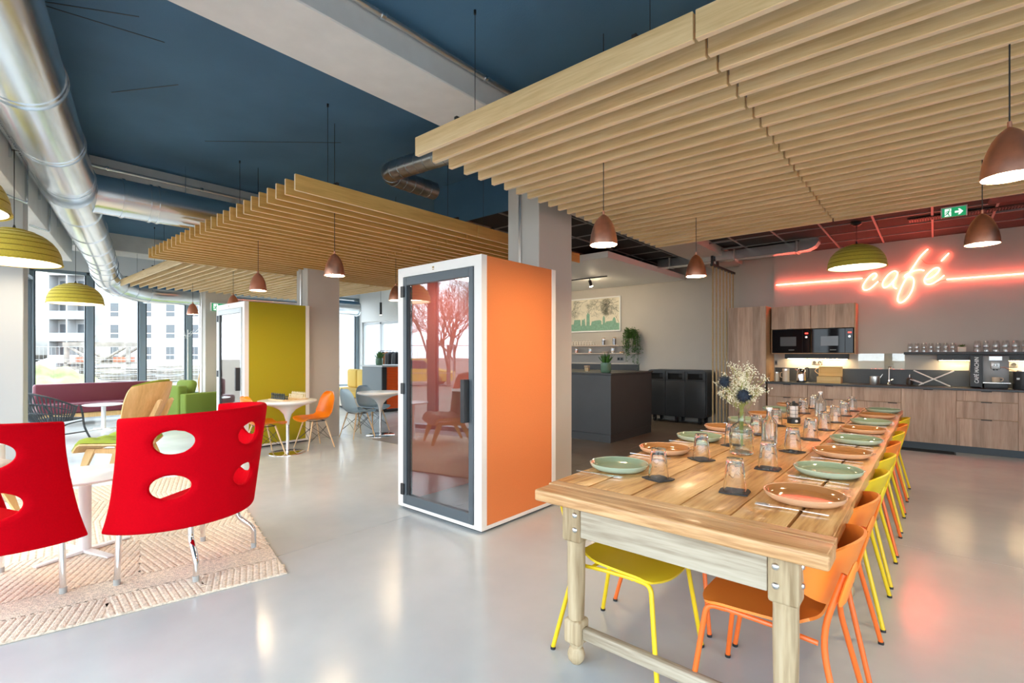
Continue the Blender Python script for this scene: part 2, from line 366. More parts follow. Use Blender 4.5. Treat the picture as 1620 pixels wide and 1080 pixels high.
MT['mud'] = concrete('pale site soil', (0.17, 0.14, 0.11), (0.26, 0.22, 0.175), (0.9, 0.95))
H = 3.75
# floor: a bed with poured slabs set apart by saw cuts, tiles in the coffee nook
def below(x): return -1.972 - 0.2234*x       # the line of the slanting facade
fl = struct(MB().prism([(-14.4, 1.1), (4.7, -3.1), (4.7, 10.5), (-14.4, 10.5)], -0.2, -0.006).build('floor', MT['joint'], smooth=None), 'pale polished concrete floor of the whole room', 'floor')
xs = [-14.3, -12.4, -8.0, -3.45, 1.25, 4.65]; ys = [-3.2, 0.0, 4.6, 10.45]
g = 0.0025
for i in range(len(xs)-1):
    for j in range(len(ys)-1):
        x0, x1, y0, y1 = xs[i]+g, xs[i+1]-g, ys[j]+g, ys[j+1]-g
        poly = [(x0, y0), (x1, y0), (x1, y1), (x0, y1)]
        out = []
        for k in range(4):                       # clip against the facade line
            a, b = poly[k], poly[(k+1) % 4]
            fa, fbb = a[1]-below(a[0])+0.05, b[1]-below(b[0])+0.05
            if fa >= 0: out.append(a)
            if fa*fbb < 0: q = fa/(fa-fbb); out.append((a[0]+(b[0]-a[0])*q, a[1]+(b[1]-a[1])*q))
        if len(out) > 2: MB().prism(out, -0.006, 0.0).build('floor_slab', MT['concrete'], fl, smooth=None)
tile_me = None
nx, ny, tw = 8, 9, 0.6
for i in range(nx):
    for j in range(ny):
        if tile_me is None: tile_me = MB().rbox(0.0015, tw-0.0015, 0.0015, tw-0.0015, 0.0, 0.004, 0.0008, 1).mesh('floor_tile', MT['ftile'])
        link('floor_tile', tile_me, fl, (-7.0+i*tw, 4.62+j*tw, 0.0005))
# ceilings
ce = struct(MB().prism([(-14.4, 1.1), (4.7, -3.1), (4.7, 10.5), (-14.4, 10.5)], H, H+0.25).build('ceiling', MT['ceiling'], smooth=None), 'dark petrol blue painted concrete ceiling', 'ceiling')
for (a, b) in [((-5.0, -0.3), (-4.2, 0.9)), ((-5.6, 1.0), (-5.0, 1.35)), ((-4.7, -0.2), (-4.4, 1.1)), ((-6.1, 1.9), (-5.0, 2.9))]:
    d = Vector((b[0]-a[0], b[1]-a[1], 0)); n = Vector((-d.y, d.x, 0)).normalized()*0.004
    A = Vector((*a, H)); B = Vector((*b, H))
    MB().add([A-n, B-n, B+n, A+n, A-n-Vector((0,0,.003)), B-n-Vector((0,0,.003)), B+n-Vector((0,0,.003)), A+n-Vector((0,0,.003))], [(0,1,2,3),(4,5,6,7),(0,1,5,4),(1,2,6,5),(2,3,7,6),(3,0,4,7)]).build('formwork_seam', MT['framed'], ce, smooth=None)
# suspended black tile ceiling over kitchen and nook
TX0, TX1, TY0, TY1, TZ = -5.42, 4.5, 4.62, 10.05, 3.20
tc_ = struct(MB().box(TX0, TX1, TY0, TY1+0.3, TZ+0.06, TZ+0.10).build('ceiling_suspended', MT['blackm'], smooth=None), 'black tiled suspended ceiling over the kitchen with metal rails', 'ceiling')
MB().box(TX0, TX1, TY0-0.02, TY0, TZ-0.01, H).build('fascia', MT['ceiling'], tc_, smooth=None)
ct = MB().rbox(0.012, 0.588, 0.012, 0.588, 0, 0.03, 0.004, 1).mesh('ceiling_tile', MT['tile_dk'], None)
i = 0; x = TX0
while x < TX1-0.1:
    y = TY0; k = 0
    while y < TY1-0.1:
        if not (-3.45 < x+0.3 < -2.55) and not (abs(x-0.58) < 0.05 and k == 6) and not (abs(x-1.18) < 0.05 and k == 6): link('ceiling_tile', ct, tc_, (x, y, TZ+0.012))
        y += 0.6; k += 1
    x += 0.6
x = TX0
while x < TX1+0.1:
    MB().box(x-0.012, x+0.012, TY0, TY1, TZ, TZ+0.03).build('ceiling_rail', MT['tbar'], tc_, smooth=None); x += 0.6
y = TY0
while y < TY1+0.1:
    MB().box(TX0, TX1, y-0.012, y+0.012, TZ+0.001, TZ+0.028).build('ceiling_rail', MT['tbar'], tc_, smooth=None); y += 0.6
struct(MB().box(-3.40, -2.80, 4.64, 10.2, 3.12, 3.27).build('trim_1', MT['greige'], smooth=None), 'beige plastered soffit between the black ceiling tiles', 'soffit')
# beams along the room
for nm, x0, x1, z, y0, lab in [('beam', -3.46, -2.87, 3.50, -3.0, 'wide pale grey ceiling beam nearest the camera'), ('beam', -8.15, -7.55, 3.46, 0.6, 'grey ceiling beam behind the branch duct'), ('beam', -12.75, -12.1, 3.42, 1.6, 'far grey ceiling beam above the corner windows')]:
    struct(MB().rbox(x0, x1, max(y0, below(x0)), 8.8, z, H+0.01, 0.008, 1).build(nm, MT['beam'], smooth=None), lab, 'beam')
# columns
for x0, x1, y0, y1, lab in [(-3.41, -3.0, 3.9, 4.49, 'square pale column behind the orange booth'), (-8.17, -7.79, 3.92, 4.49, 'square pale column behind the olive booth'), (-12.88, -12.5, 3.9, 4.45, 'far pale column with a green exit sign')]:
    c = struct(MB().rbox(x0, x1, y0, y1, 0, 3.55, 0.006, 1).build('column', MT['col'], smooth=None), lab, 'column')
    MB().rbox(x0+0.16, x0+0.19, y0-0.022, y0, 0.0, 3.5, 0.004, 1).build('conduit', MT['brushed'], c, smooth=None)
# walls
wb = struct(MB().box(-2.86, 4.6, 10.06, 10.3, 0, H).build('wall_back', MT['greige'], smooth=None), 'greige kitchen wall behind the cabinets', 'wall')
struct(MB().box(-2.24, 4.6, 10.0, 10.06, 0.0, 3.23).build('wall_panel', MT['greige'], smooth=None), 'greige wall panel that carries the neon lettering', 'wall')
struct(MB().box(-8.8, -2.86, 10.28, 10.5, 0, H).build('wall_nook', MT['greige'], smooth=None), 'greige wall behind the coffee nook shelves', 'wall')
struct(MB().box(-8.9, -8.7, 8.9, 10.5, 0, H).build('wall_return', MT['white'], smooth=None), 'white return wall beside the coffee nook', 'wall')
wf = struct(MB().box(-14.4, -8.7, 8.85, 9.05, 2.42, H).build('wall_far', MT['white'], smooth=None), 'white far wall above the glazed doors', 'wall')
MB().box(-9.15, -8.7, 8.85, 9.05, 0, 2.42).build('wall_pier', MT['white'], wf, smooth=None)
MB().box(-14.4, -14.0, 8.85, 9.05, 0, 2.42).build('wall_pier', MT['white'], wf, smooth=None)
def window(name, label, L, z0, z1, ncol, mw, loc, rz, fm, transoms=(), deep=0.12, ends=(1, 1), gasket=True, cat='window'):
    """glazed bay in a local frame: x along, y into the room; mullions and panes are parts"""
    r = snode(name, label, cat, loc, rz)
    st = L/ncol
    for k in range(ncol+1):
        if (k == 0 and not ends[0]) or (k == ncol and not ends[1]): continue
        m = MB().rbox(k*st-mw/2, k*st+mw/2, -deep/2, deep/2, z0, z1, 0.004, 1).build('mullion', fm, r, smooth=None)
        if gasket:
            for e in (-1, 1): MB().box(k*st+e*(mw/2+0.012)-0.012, k*st+e*(mw/2+0.012)+0.012, -0.03, 0.035, z0, z1).build('gasket', MT['framed'], m, smooth=None)
    MB().rbox(0, L, -deep/2, deep/2, z1-0.07, z1, 0.004, 1).build('head_rail', fm, r, smooth=None)
    MB().rbox(0, L, -deep/2, deep/2, z0, z0+0.08, 0.004, 1).build('sill_rail', fm, r, smooth=None)
    for z in transoms: MB().rbox(0, L, -deep/3, deep/3, z-0.03, z+0.03, 0.004, 1).build('transom', fm, r, smooth=None)
    pm = MB().box(0, st, -0.004, 0.004, z0+0.04, z1-0.04).mesh('glass_pane', MT['pane'], None)
    for k in range(ncol): link('glass_pane', pm, r, (k*st, 0, 0))
    return r
# facade A, far left end: x = -14.2, seen from +x; local x runs along -y after the turn
window('window_1', 'tall window bay with wide grey mullions behind the burgundy sofa', 7.6, 0.02, 3.2, 8, 0.125, (-14.2, 8.8, 0), -PI/2, MT['frame'], transoms=(0.42,))
struct(MB().box(-14.4, -14.1, 1.0, 8.9, 3.2, H).build('wall_left', MT['white'], smooth=None), 'white strip of wall above the far window bay', 'wall')
# facade B, slanting behind the camera
struct(MB().box(0, 19.4, -0.2, 0.0, 3.0, H).build('wall_front', MT['white'], None, FBO, FB, None), 'white wall strip above the slanting window front', 'wall')
window('window_2', 'slanting glass front beside the jute rug', 19.2, 0.02, 3.0, 13, 0.17, FBO, FB, MT['frame'])
bb = struct(MB().rbox(2.77, 19.3, 0.0, 0.908, 3.0, H, 0.006, 1).build('beam_front', MT['beam'], None, FBO, FB, None), 'grey boxed beam along the slanting window front', 'beam')
for s in (4.6, 6.15, 7.7, 9.3):
    MB().rbox(s-0.008, s+0.008, 0.908, 0.93, 3.22, 3.42, 0.003, 1).box(s-0.006, s+0.006, 0.92, 1.08, 3.30, 3.32).build('tray_bracket', MT['steel'], bb, smooth=None)
for s in (5.5, 7.0, 8.5):
    MB().tube(fillet([(s, 0.93, 3.4), (s, 0.93, 3.03), (s, 0.93, 2.97), (s+0.35, 0.80, 2.965)], 0.05), 0.014, 8).build('conduit', MT['steel'], bb)
for s in (6.98, 11.8):
    struct(MB().rbox(s-0.24, s, 0.45, 0.906, 0, 3.01, 0.006, 1).build('pillar', MT['pillar'], None, FBO, FB, None), 'slim white pillar at the left edge beside the yellow dome lamp' if s < 8 else 'slim white pillar beside the slanting glass front', 'pillar')
# right side: unseen glazing, added to let in more daylight
window('added_window', 'unseen glazing added on the right hand side for more daylight', 4.2, 0.02, 3.1, 3, 0.12, (4.5, -2.6, 0), PI/2, MT['frame'], gasket=False)
struct(MB().box(4.5, 4.7, -3.1, 1.6, 3.1, H).box(4.5, 4.7, 1.6, 10.4, 0, H).build('wall_right', MT['white'], smooth=None), 'white wall on the right hand side of the hall', 'wall')
# far glazed doors in white frames
window('door_1', 'white framed glazed doors in the far wall', 4.85, 0.02, 2.4, 5, 0.09, (-14.0, 8.95, 0), 0, MT['door_l'], transoms=(), deep=0.10, gasket=False, cat='door')

# ================================================================== DUCTS
md = thing('ventilation_duct', 'large shiny metal duct running along the beam at upper left', 'duct')
zA = 3.2; nA = 1.285
p_near = fb(18.0, nA, zA); p_T = fb(7.42, nA, zA)
MB().cyl(p_near, p_T, 0.222, n=40).build('pipe', MT['steel'], md)
def ring(p, t, r, par, w=0.018, n=40): p = Vector(p); t = Vector(t).normalized(); MB().cyl(p-t*w, p+t*w, r, n=n).build('collar', MT['steel'], par)
tD = fb(1, 0)-fb(0, 0)
for s in (7.44, 8.5, 9.7, 11.2, 12.6):
    ring(fb(s, nA, zA), tD, 0.233, md); ring(fb(s+0.07, nA, zA), tD, 0.227, md)
zB = 3.12
run = [fb(7.3, nA, zB), fb(6.0, nA, zB), fb(4.0, nA, zB), fb(2.75, nA, zB)]
bend = bez(fb(2.3, nA, zB), fb(1.75, nA, zB), (-12.70, 2.10, 3.0), (-12.86, 2.34, 2.86), 6) + bez((-12.86, 2.34, 2.86), (-13.0, 2.52, 2.78), (-13.28, 2.75, 2.76), (-13.38, 3.2, 2.76), 6)[1:]
path = run + bend + [(-13.4, 4.2, 2.77), (-13.4, 6.0, 2.79), (-13.4, 8.3, 2.80)]
MB().tube(path, [0.215]*4 + [0.222]*7 + [0.22]*6 + [0.215]*3, 32).build('pipe', MT['steel'], md)
for s in (6.4, 5.3, 4.2, 3.2, 2.6): ring(fb(s, nA, zB), tD, 0.225, md, n=32)
pp = [Vector(p) for p in path]
for i in (5, 7, 9, 11, 13, 15): ring(pp[i], pp[i+1]-pp[i-1], 0.232, md, 0.014, 32)
for y in (3.5, 4.9, 6.4, 8.3): ring((-13.4, y, 2.775), (0, 1, 0), 0.224, md, n=32)
bd = thing('branch_duct', 'shiny branch duct turning off the large duct towards the slat rafts', 'duct')
elb = bez(fb(7.44, nA, zA), fb(6.9, nA, zA), (-7.14, 0.92, 3.2), (-7.12, 1.36, 3.2), 8)
MB().tube(elb + [(-7.12, 2.0, 3.2), (-7.12, 6.2, 3.2)], 0.215, 36).build('pipe', MT['steel'], bd)
eb = [Vector(p) for p in elb]
for i in (2, 4, 6): ring(eb[i], eb[i+1]-eb[i-1], 0.222, bd, 0.008, 36)
for y in (1.36, 1.62, 1.70, 2.6, 4.0): ring((-7.12, y, 3.2), (0, 1, 0), 0.226, bd, 0.014, 36)
for y in (2.0, 3.1): MB().cyl((-7.12, y, 3.41), (-7.12, y, H), 0.004, n=6).build('hanger', MT['steel'], bd)
ctr = thing('cable_tray', 'perforated metal cable tray between the duct and the beam', 'cable tray')
for s0 in range(0, 14):
    a = 3.0 + s0*1.0
    m = MB()
    for k in range(5): m.add([fb(a, .93+k*.036, 3.32), fb(a+.98, .93+k*.036, 3.32), fb(a+.98, .93+k*.036+.022, 3.32), fb(a, .93+k*.036+.022, 3.32),
                              fb(a, .93+k*.036, 3.328), fb(a+.98, .93+k*.036, 3.328), fb(a+.98, .93+k*.036+.022, 3.328), fb(a, .93+k*.036+.022, 3.328)], [(0,1,2,3),(4,5,6,7),(0,1,5,4),(1,2,6,5),(2,3,7,6),(3,0,4,7)])
    for q in range(16):
        t0 = a + q*0.0613
        m.add([fb(t0, .93, 3.321), fb(t0+.034, .93, 3.321), fb(t0+.034, 1.097, 3.321), fb(t0, 1.097, 3.321), fb(t0, .93, 3.327), fb(t0+.034, .93, 3.327), fb(t0+.034, 1.097, 3.327), fb(t0, 1.097, 3.327)], [(0,1,2,3),(4,5,6,7),(0,1,5,4),(1,2,6,5),(2,3,7,6),(3,0,4,7)])
    o = m.build('tray_section', MT['steel'], ctr, smooth=None); o['kind'] = 'stuff'
def sprinkler(x, y0, y1, z, lab):
    t = thing('sprinkler_pipe', lab, 'pipe')
    MB().cyl((x, y0, z), (x, y1, z), 0.02, n=12).build('pipe', MT['brushed'], t)
    y = y0+0.3
    while y < y1: MB().cyl((x, y-0.015, z), (x, y+0.015, z), 0.026, n=12).cyl((x-0.02, y, z), (x-0.035, y, z), 0.006, n=6).build('clip', MT['steel'], t); y += 1.0
sprinkler(-2.83, -0.35, 6.0, 3.69, 'thin metal pipe along the edge of the near ceiling beam')
sprinkler(-7.51, 1.0, 8.0, 3.62, 'thin metal pipe along the beam behind the branch duct')
sd = thing('spiral_duct', 'dark spiral duct with a bend above the middle slat raft', 'duct')
pth = fillet([(-2.2, 3.35, 3.35), (-4.52, 3.12, 3.35), (-4.54, 3.85, 3.35)], 0.22, 8)
MB().tube(pth, 0.10, 24).build('pipe', MT['spiral'], sd)
P = [Vector(p) for p in pth]
def rings(P, step, r, par, m, lo=0.1):
    acc = 0.0; nxt = lo
    for i in range(len(P)-1):
        L = (P[i+1]-P[i]).length
        while nxt <= acc+L:
            q = P[i] + (P[i+1]-P[i])*((nxt-acc)/L); t = (P[i+1]-P[i]).normalized()
            MB().cyl(q-t*0.006, q+t*0.006, r, n=24).build('seam_or_groove_ring', m, par); nxt += step
        acc += L
rings(P, 0.12, 0.104, sd, MT['spiral'])
kd = thing('kitchen_duct', 'square galvanised duct under the black ceiling in front of the kitchen', 'duct')
z0, z1 = 3.03, 3.185
MB().rbox(-3.985, -1.62, 8.86, 9.06, z0, z1, 0.004, 1).build('pipe', MT['steel'], kd, smooth=None)
MB().prism([(-1.62, z0), (-1.50, z0+0.01), (-1.41, z0+0.05), (-1.36, z0+0.12), (-1.35, z1+0.02), (-1.62, z1+0.02)], 8.86, 9.06, 'y').build('elbow', MT['steel'], kd, smooth=None)
for x in (-3.75, -2.6, -1.66): MB().rbox(x-0.012, x+0.012, 8.845, 9.075, z0-0.015, z1+0.012, 0.003, 1).build('flange', MT['brushed'], kd, smooth=None)

# ================================================================== SLATTED CEILING RAFTS
def raft(label, n, pitch, along, a0, joint, a1, c0, z0, h, w, m, cables):
    r = thing('slat_raft', label, 'ceiling raft')
    g = 0.006
    for seg, (p, q) in enumerate(((a0, joint-g), (joint+g, a1))):
        if along == 'x': me = MB().rbox(0, q-p, -w/2, w/2, 0, h, 0.0025, 1).mesh('slat', m, None)
        else: me = MB().rbox(-w/2, w/2, 0, q-p, 0, h, 0.0025, 1).mesh('slat', m, None)
        me.materials.append(MT['edge'])
        for p_ in me.polygons:
            if p_.normal.z < -0.9 or (p_.normal.x if along == 'x' else p_.normal.y)*(1 if seg else -1) > 0.9: p_.material_index = 1
        for k in range(n):
            c = c0 + k*pitch
            link('slat', me, r, (p, c, z0) if along == 'x' else (c, p, z0))
    lo, hi = (c0, c0+(n-1)*pitch) if pitch > 0 else (c0+(n-1)*pitch, c0)
    for a in (a0+0.4, joint-0.3, joint+0.3, a1-0.4):
        b = MB().box(a-0.012, a+0.012, lo, hi, z0+h, z0+h+0.03) if along == 'x' else MB().box(lo, hi, a-0.012, a+0.012, z0+h, z0+h+0.03)
        b.build('carrier_rail', MT['blackm'], r, smooth=None)
        for c in (lo+0.18, (lo+hi)/2, hi-0.18):
            x, y = (a, c) if along == 'x' else (c, a)
            o = MB().cyl((x, y, z0+h), (x, y, H), 0.0022, n=6).build('steel_cable', MT['black'], r)
            MB().cyl((x, y, H-0.03), (x, y, H), 0.009, n=8).build('cable_anchor', MT['black'], o)
    return r
raft('large oak slat ceiling raft hanging over the dining table', 26, 0.1575, 'x', -2.78, -0.81, 1.17, 2.20, 2.80, 0.129, 0.035, MT['oak'], 0)
raft('oak slat ceiling raft hanging over the middle of the room', 26, -0.181, 'y', 1.97, 4.17, 6.40, -4.14, 2.80, 0.14, 0.024, MT['oaky'], 0)
raft('far oak slat ceiling raft in front of the corner windows', 26, 0.157, 'x', -12.58, -10.65, -8.72, 2.40, 2.79, 0.13, 0.028, MT['oakl'] if 0 else MT['oak'], 0)
# white suspended slab over the coffee nook
cs = thing('ceiling_canopy', 'flat white suspended canopy slab over the coffee nook', 'canopy')
MB().rbox(-8.0, -4.0, 7.03, 10.27, 2.965, 3.07, 0.004, 1).build('slab', MT['white'], cs, smooth=None)
for x in (-7.4, -4.4):
    for y in (7.4, 9.6): MB().cyl((x, y, 3.07), (x, y, 3.2), 0.004, n=6).build('hanger', MT['black'], cs)

bn = tag(MB().box(5.95, 6.85, 0.012, 0.016, 2.55, 2.86).build('window_banner', MT['banner'], None, FBO, FB, None), 'pink film strip on the slanting window front', 'banner')

# ================================================================== LAMPS
def copper_lamp():
    t = thing('pendant_lamp', 'x', 'lamp')
    prof = [(0.1, 0.0), (0.0985, 0.03), (0.092, 0.075), (0.08, 0.12), (0.062, 0.165), (0.04, 0.198), (0.018, 0.218), (0.006, 0.224)]
    MB().lathe(prof + [(0.004, 0.221), (0.016, 0.215), (0.037, 0.194), (0.059, 0.162), (0.077, 0.118), (0.089, 0.075), (0.0955, 0.03), (0.097, 0.0), (0.1, 0.0)], 40).build('lamp_shade', MT['copper'], t, smooth=60)
    MB().lathe([(0.0, 0.012), (0.094, 0.012), (0.094, 0.017), (0.0, 0.017)], 32).build('diffuser', MT['bulb'], t, smooth=None)
    MB().lathe([(0.0, 0.222), (0.009, 0.222), (0.008, 0.25), (0.0, 0.252)], 12).build('cap', MT['copper'], t)
    return t
cl0 = copper_lamp(); used = [False]
def place(proto, flag, loc, rz, label, group, mats=None):
    if not flag[0]:
        flag[0] = True; proto.location = loc; proto.rotation_euler = (0,0,rz); proto['label'] = label
        if group: proto['group'] = group
        if not mats: return proto
        for o in [proto]+[c for c in proto.children_recursive]:
            if o.type == 'MESH' and o.data.materials[0] in mats: o.data.materials[0] = mats[o.data.materials[0]]
        return proto
    return dup(proto, loc, rz, label, group, mats)
def cord(lamp, z0, z1, r=0.0032):
    MB().cyl((0, 0, z0), (0, 0, z1), r, n=8).build('cord', MT['black'], lamp)
cls = [(-1.84, 3.17, 2.2, 'copper pendant lamp over the left edge of the table, nearer one'), (-1.86, 5.07, 2.2, 'copper pendant lamp at the far left of the table in front of the ropes'),
       (0.258, 3.15, 2.2, 'largest copper pendant lamp at the right edge of the picture'), (0.265, 4.95, 2.2, 'copper pendant lamp on the right, below the green exit sign'),
       (-4.64, 2.62, 2.2, 'copper pendant lamp under the middle raft, nearest the orange booth'), (-6.47, 2.61, 2.2, 'copper pendant lamp under the middle raft, in front of the pale slats'),
       (-6.10, 4.43, 2.2, 'copper pendant lamp half hidden by the left edge of the orange booth'), (-11.3, 3.3, 2.2, 'small copper pendant lamp beside the column with the exit sign'),
       (-9.2, 3.3, 2.2, 'copper pendant lamp rising behind the olive booth top')]
proto_lamps = []
for k, (x, y, z, lab) in enumerate(cls):
    if k == 0: L = cl0; L.location = (x, y, z); L['label'] = lab; L['group'] = 'copper pendant lamps'
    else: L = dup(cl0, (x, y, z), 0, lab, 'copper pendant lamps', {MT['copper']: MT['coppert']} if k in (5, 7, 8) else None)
    proto_lamps.append(L)
for L in proto_lamps: cord(L, 0.25, (H if L.location.y < 4.6 or L.location.x < -5.5 else TZ) - 2.2)
def dome_lamp():
    t = thing('dome_lamp', 'x', 'lamp')
    R, Hh, n = 0.335, 0.30, 8
    prof = [(R+0.012, 0.0), (R+0.012, 0.012)]
    for k in range(n):                                   # stepped felt rings
        a0 = k/n; a1 = (k+1)/n
        r0 = R*math.cos(a0*PI/2*0.96); z1_ = 0.012 + Hh*math.sin(a1*PI/2*0.98); z0_ = 0.012 + Hh*math.sin(a0*PI/2*0.98); r1 = R*math.cos(a1*PI/2*0.96)
        prof += [(r0, z0_), (r0+0.006, z0_+0.008), (r0*0.42+r1*0.58+0.004, z1_-0.005), (r1-0.004, z1_-0.001)]
    prof += [(0.01, Hh+0.016)]
    MB().lathe(prof, 48).build('lamp_shade', MT['yellow_felt'], t, smooth=25)
    for k in range(1, n):
        a1 = k/n; rr_ = R*math.cos(a1*PI/2*0.96); zz_ = 0.012 + Hh*math.sin(a1*PI/2*0.98)
        MB().tube([((rr_+0.001)*math.cos(q*PI/20), (rr_+0.001)*math.sin(q*PI/20), zz_) for q in range(40)], 0.0045, 6, True).build('seam_or_groove_ring', MT['groove_shade'], t)  # groove shade drawn as thin dark rings
    MB().lathe([(R-0.006, 0.004), (R*0.87, 0.10), (R*0.56, 0.205), (0.01, 0.265)], 40).build('lining', MT['inner'], t, smooth=60)
    MB().lathe([(0.0, 0.05), (R-0.05, 0.05), (R-0.05, 0.056), (0.0, 0.056)], 32).build('diffuser', MT['bulbc'], t, smooth=None)
    MB().lathe([(0.03, Hh+0.012), (0.012, Hh+0.03), (0.006, Hh+0.055), (0.0, Hh+0.055)], 12).build('cap', MT['black'], t)
    return t
dl0 = dome_lamp()
for k, (x, y, z, zt, lab) in enumerate([(-6.56, 0.45, 2.26, 3.36, 'large yellow felt dome lamp at the left edge, middle of the row'), (-10.0, 1.35, 2.17, 3.36, 'yellow felt dome lamp hanging before the corner window'),
                       (-4.37, -0.05, 2.25, 3.36, 'yellow felt dome lamp cut off by the left picture edge'), (-0.81, 8.2, 2.585, 3.2, 'yellow felt dome lamp in front of the neon lettering')]):
    if k == 0: L = dl0; L.location = (x, y, z); L['label'] = lab; L['group'] = 'yellow dome lamps'
    else: L = dup(dl0, (x, y, z), 0, lab, 'yellow dome lamps')
    dls = L
    L['zt'] = zt
for L in [o for o in COL.objects if 'zt' in o.keys()]:
    zt = L['zt'] - L.location.z; del L['zt']
    cord(L, 0.28, zt); MB().lathe([(0.0, zt-0.045), (0.035, zt-0.04), (0.06, zt-0.02), (0.06, zt), (0.0, zt)], 20).build('canopy', MT['black'], L)

# neon lettering: one continuous word sign on the wall panel
def wall_pt(px, py, Y=9.965):
    f, cx, hy = 777.0, 810.0, 560.0; a = math.radians(40.69)
    u = (px-cx)/f; rx = -math.sin(a)+u*math.cos(a); ry = math.cos(a)+u*math.sin(a); t = Y/ry
    return (rx*t, Y, 1.40+(hy-py)/f*t)
ns = thing('neon_sign', 'red glowing neon sign reading cafe with an accent between two lines', 'neon sign')
def zpt(x, y): return wall_pt(1355+x/9.819, 380+y/9.819)
strokes = [[(250,612),(272,598),(298,572),(313,540),(300,516),(272,513),(225,540),(170,595),(118,670),(97,725),(112,762),(150,772),(205,752),(262,708),(335,640)],
           [(640,512),(620,484),(585,478),(535,500),(470,560),(420,632),(405,690),(420,728),(452,733),(505,702),(560,648),(612,585),(640,512),(618,570),(580,630),(567,680),(580,725),(622,752)],
           [(1110,138),(1060,180),(985,262),(910,372),(830,495),(740,645),(680,770),(645,870),(640,930),(660,960),(700,965),(760,925),(830,840),(875,740),(893,645),(880,590),(840,562),(790,570),(755,575),(748,552),(780,528),(850,490),(930,465),(1000,458),(1050,470)],
           [(1080,602),(1120,600),(1190,565),(1255,510),(1288,455),(1275,430),(1235,428),(1175,460),(1105,525),(1062,590),(1055,640),(1080,673),(1125,682),(1190,665),(1270,620),(1360,545)],
           [(1318,322),(1435,200)]]
for st in strokes:
    MB().tube(smoothpath([zpt(*p) for p in st], 4), 0.0058, 8).build('neon_letter', MT['neon'], ns)
MB().tube([wall_pt(1228, 450.7), wall_pt(1364, 440.0)], 0.0062, 8).build('neon_line', MT['neon'], ns)
MB().tube([wall_pt(1497.5, 441.8), (4.4, 9.965, wall_pt(1620, 432.4)[2])], 0.0062, 8).build('neon_line', MT['neon'], ns)
for a, b, c in [((1010,290),(1100,360),(1300,350)), ((650,520),(700,480),(820,462)), ((330,640),(360,640),(405,640)), ((1230,665),(1300,628),(1385,610)), ((90,585),(120,575),(170,572))]:
    MB().tube(smoothpath([(lambda q: (q[0], 9.99, q[2]))(zpt(*p)) for p in (a, b, c)], 4), 0.003, 6).build('neon_cable', MT['coppert'], ns)
# exit signs
def exit_sign(label, loc, rz, sc=1.0):
    t = thing('exit_sign', label, 'exit sign', loc, rz); t.scale = (sc, sc, sc)
    MB().rbox(-0.15, 0.15, -0.02, 0.02, 0.0, 0.015, 0.003, 1).box(-0.15, -0.135, -0.02, 0.02, -0.14, 0.0).box(0.135, 0.15, -0.02, 0.02, -0.14, 0.0).build('sign_frame', MT['wmetal'], t, smooth=None)
    MB().box(-0.135, 0.135, -0.008, 0.008, -0.135, 0.0).build('sign_plate', MT['exit_g'], t, smooth=None)
    MB().box(-0.105, -0.03, -0.0095, -0.008, -0.125, -0.01).build('door_mark', MT['exit_w'], t, smooth=None)
    MB().prism([(0.01,-0.055),(0.06,-0.055),(0.045,-0.025),(0.065,-0.025),(0.105,-0.07),(0.065,-0.115),(0.045,-0.115),(0.06,-0.085),(0.01,-0.085)], -0.0095, -0.008, 'y').build('arrow_mark', MT['exit_w'], t, smooth=None)
    man = MB()
    man.lathe([(0.0, -0.0005), (0.009, -0.0005), (0.009, 0.0005), (0.0, 0.0005)], 12)
    man.v = [(-0.052+x, -0.0100+z*0.5, -0.028+y) for x, y, z in man.v]
    for poly in ([(-0.06,-0.04),(-0.045,-0.045),(-0.062,-0.085),(-0.078,-0.078)], [(-0.078,-0.078),(-0.062,-0.082),(-0.045,-0.12),(-0.055,-0.122)], [(-0.078,-0.076),(-0.068,-0.086),(-0.09,-0.105),(-0.125,-0.118),(-0.125,-0.108),(-0.095,-0.096)], [(-0.056,-0.045),(-0.05,-0.05),(-0.082,-0.058),(-0.09,-0.08),(-0.097,-0.078),(-0.088,-0.05)], [(-0.05,-0.045),(-0.044,-0.05),(-0.035,-0.065),(-0.028,-0.06)]):
        man.prism(poly, -0.0103, -0.0095, 'y')
    man.build('running_figure', MT['exit_g'], t, smooth=None)
    return t
exit_sign('green lit exit sign with arrow hanging below the black kitchen ceiling', (0.18, 8.0, 3.175), 0, 0.8)
exit_sign('small green exit sign with arrow on the far column', (-12.46, 4.18, 2.56), PI/2, 1.25)
ex = thing('smoke_detector', 'small black dome detector under the kitchen ceiling', 'detector', (-1.27, 7.3, 3.2))
MB().lathe([(0.0, -0.055), (0.02, -0.052), (0.035, -0.035), (0.04, -0.012), (0.055, -0.01), (0.055, 0.0), (0.0, 0.0)], 20).build('housing', MT['black'], ex)
ag = thing('air_grille', 'black slotted air grille in the ceiling beside the exit sign', 'grille', (0.28, 8.52, 3.195))
MB().box(-0.55, 0.55, -0.1, 0.1, -0.002, 0.008).build('grille_frame', MT['blackm'], ag, smooth=None)
sl = MB().box(-0.003, 0.003, -0.085, 0.085, -0.012, 0.0).mesh('grille_bar', MT['black'], None)
for k in range(40): link('grille_bar', sl, ag, (-0.53+k*0.027, 0, 0))
ac = thing('ceiling_cassette', 'dark ceiling air unit at the right edge above the copper lamp', 'air unit', (0.98, 7.75, 3.17))
MB().rbox(-0.5, 0.5, -0.35, 0.35, 0.0, 0.05, 0.01, 2).build('casing', MT['blackm'], ac)
MB().box(-0.42, 0.42, -0.33, -0.25, -0.004, 0.0).build('slot', MT['black'], ac, smooth=None)

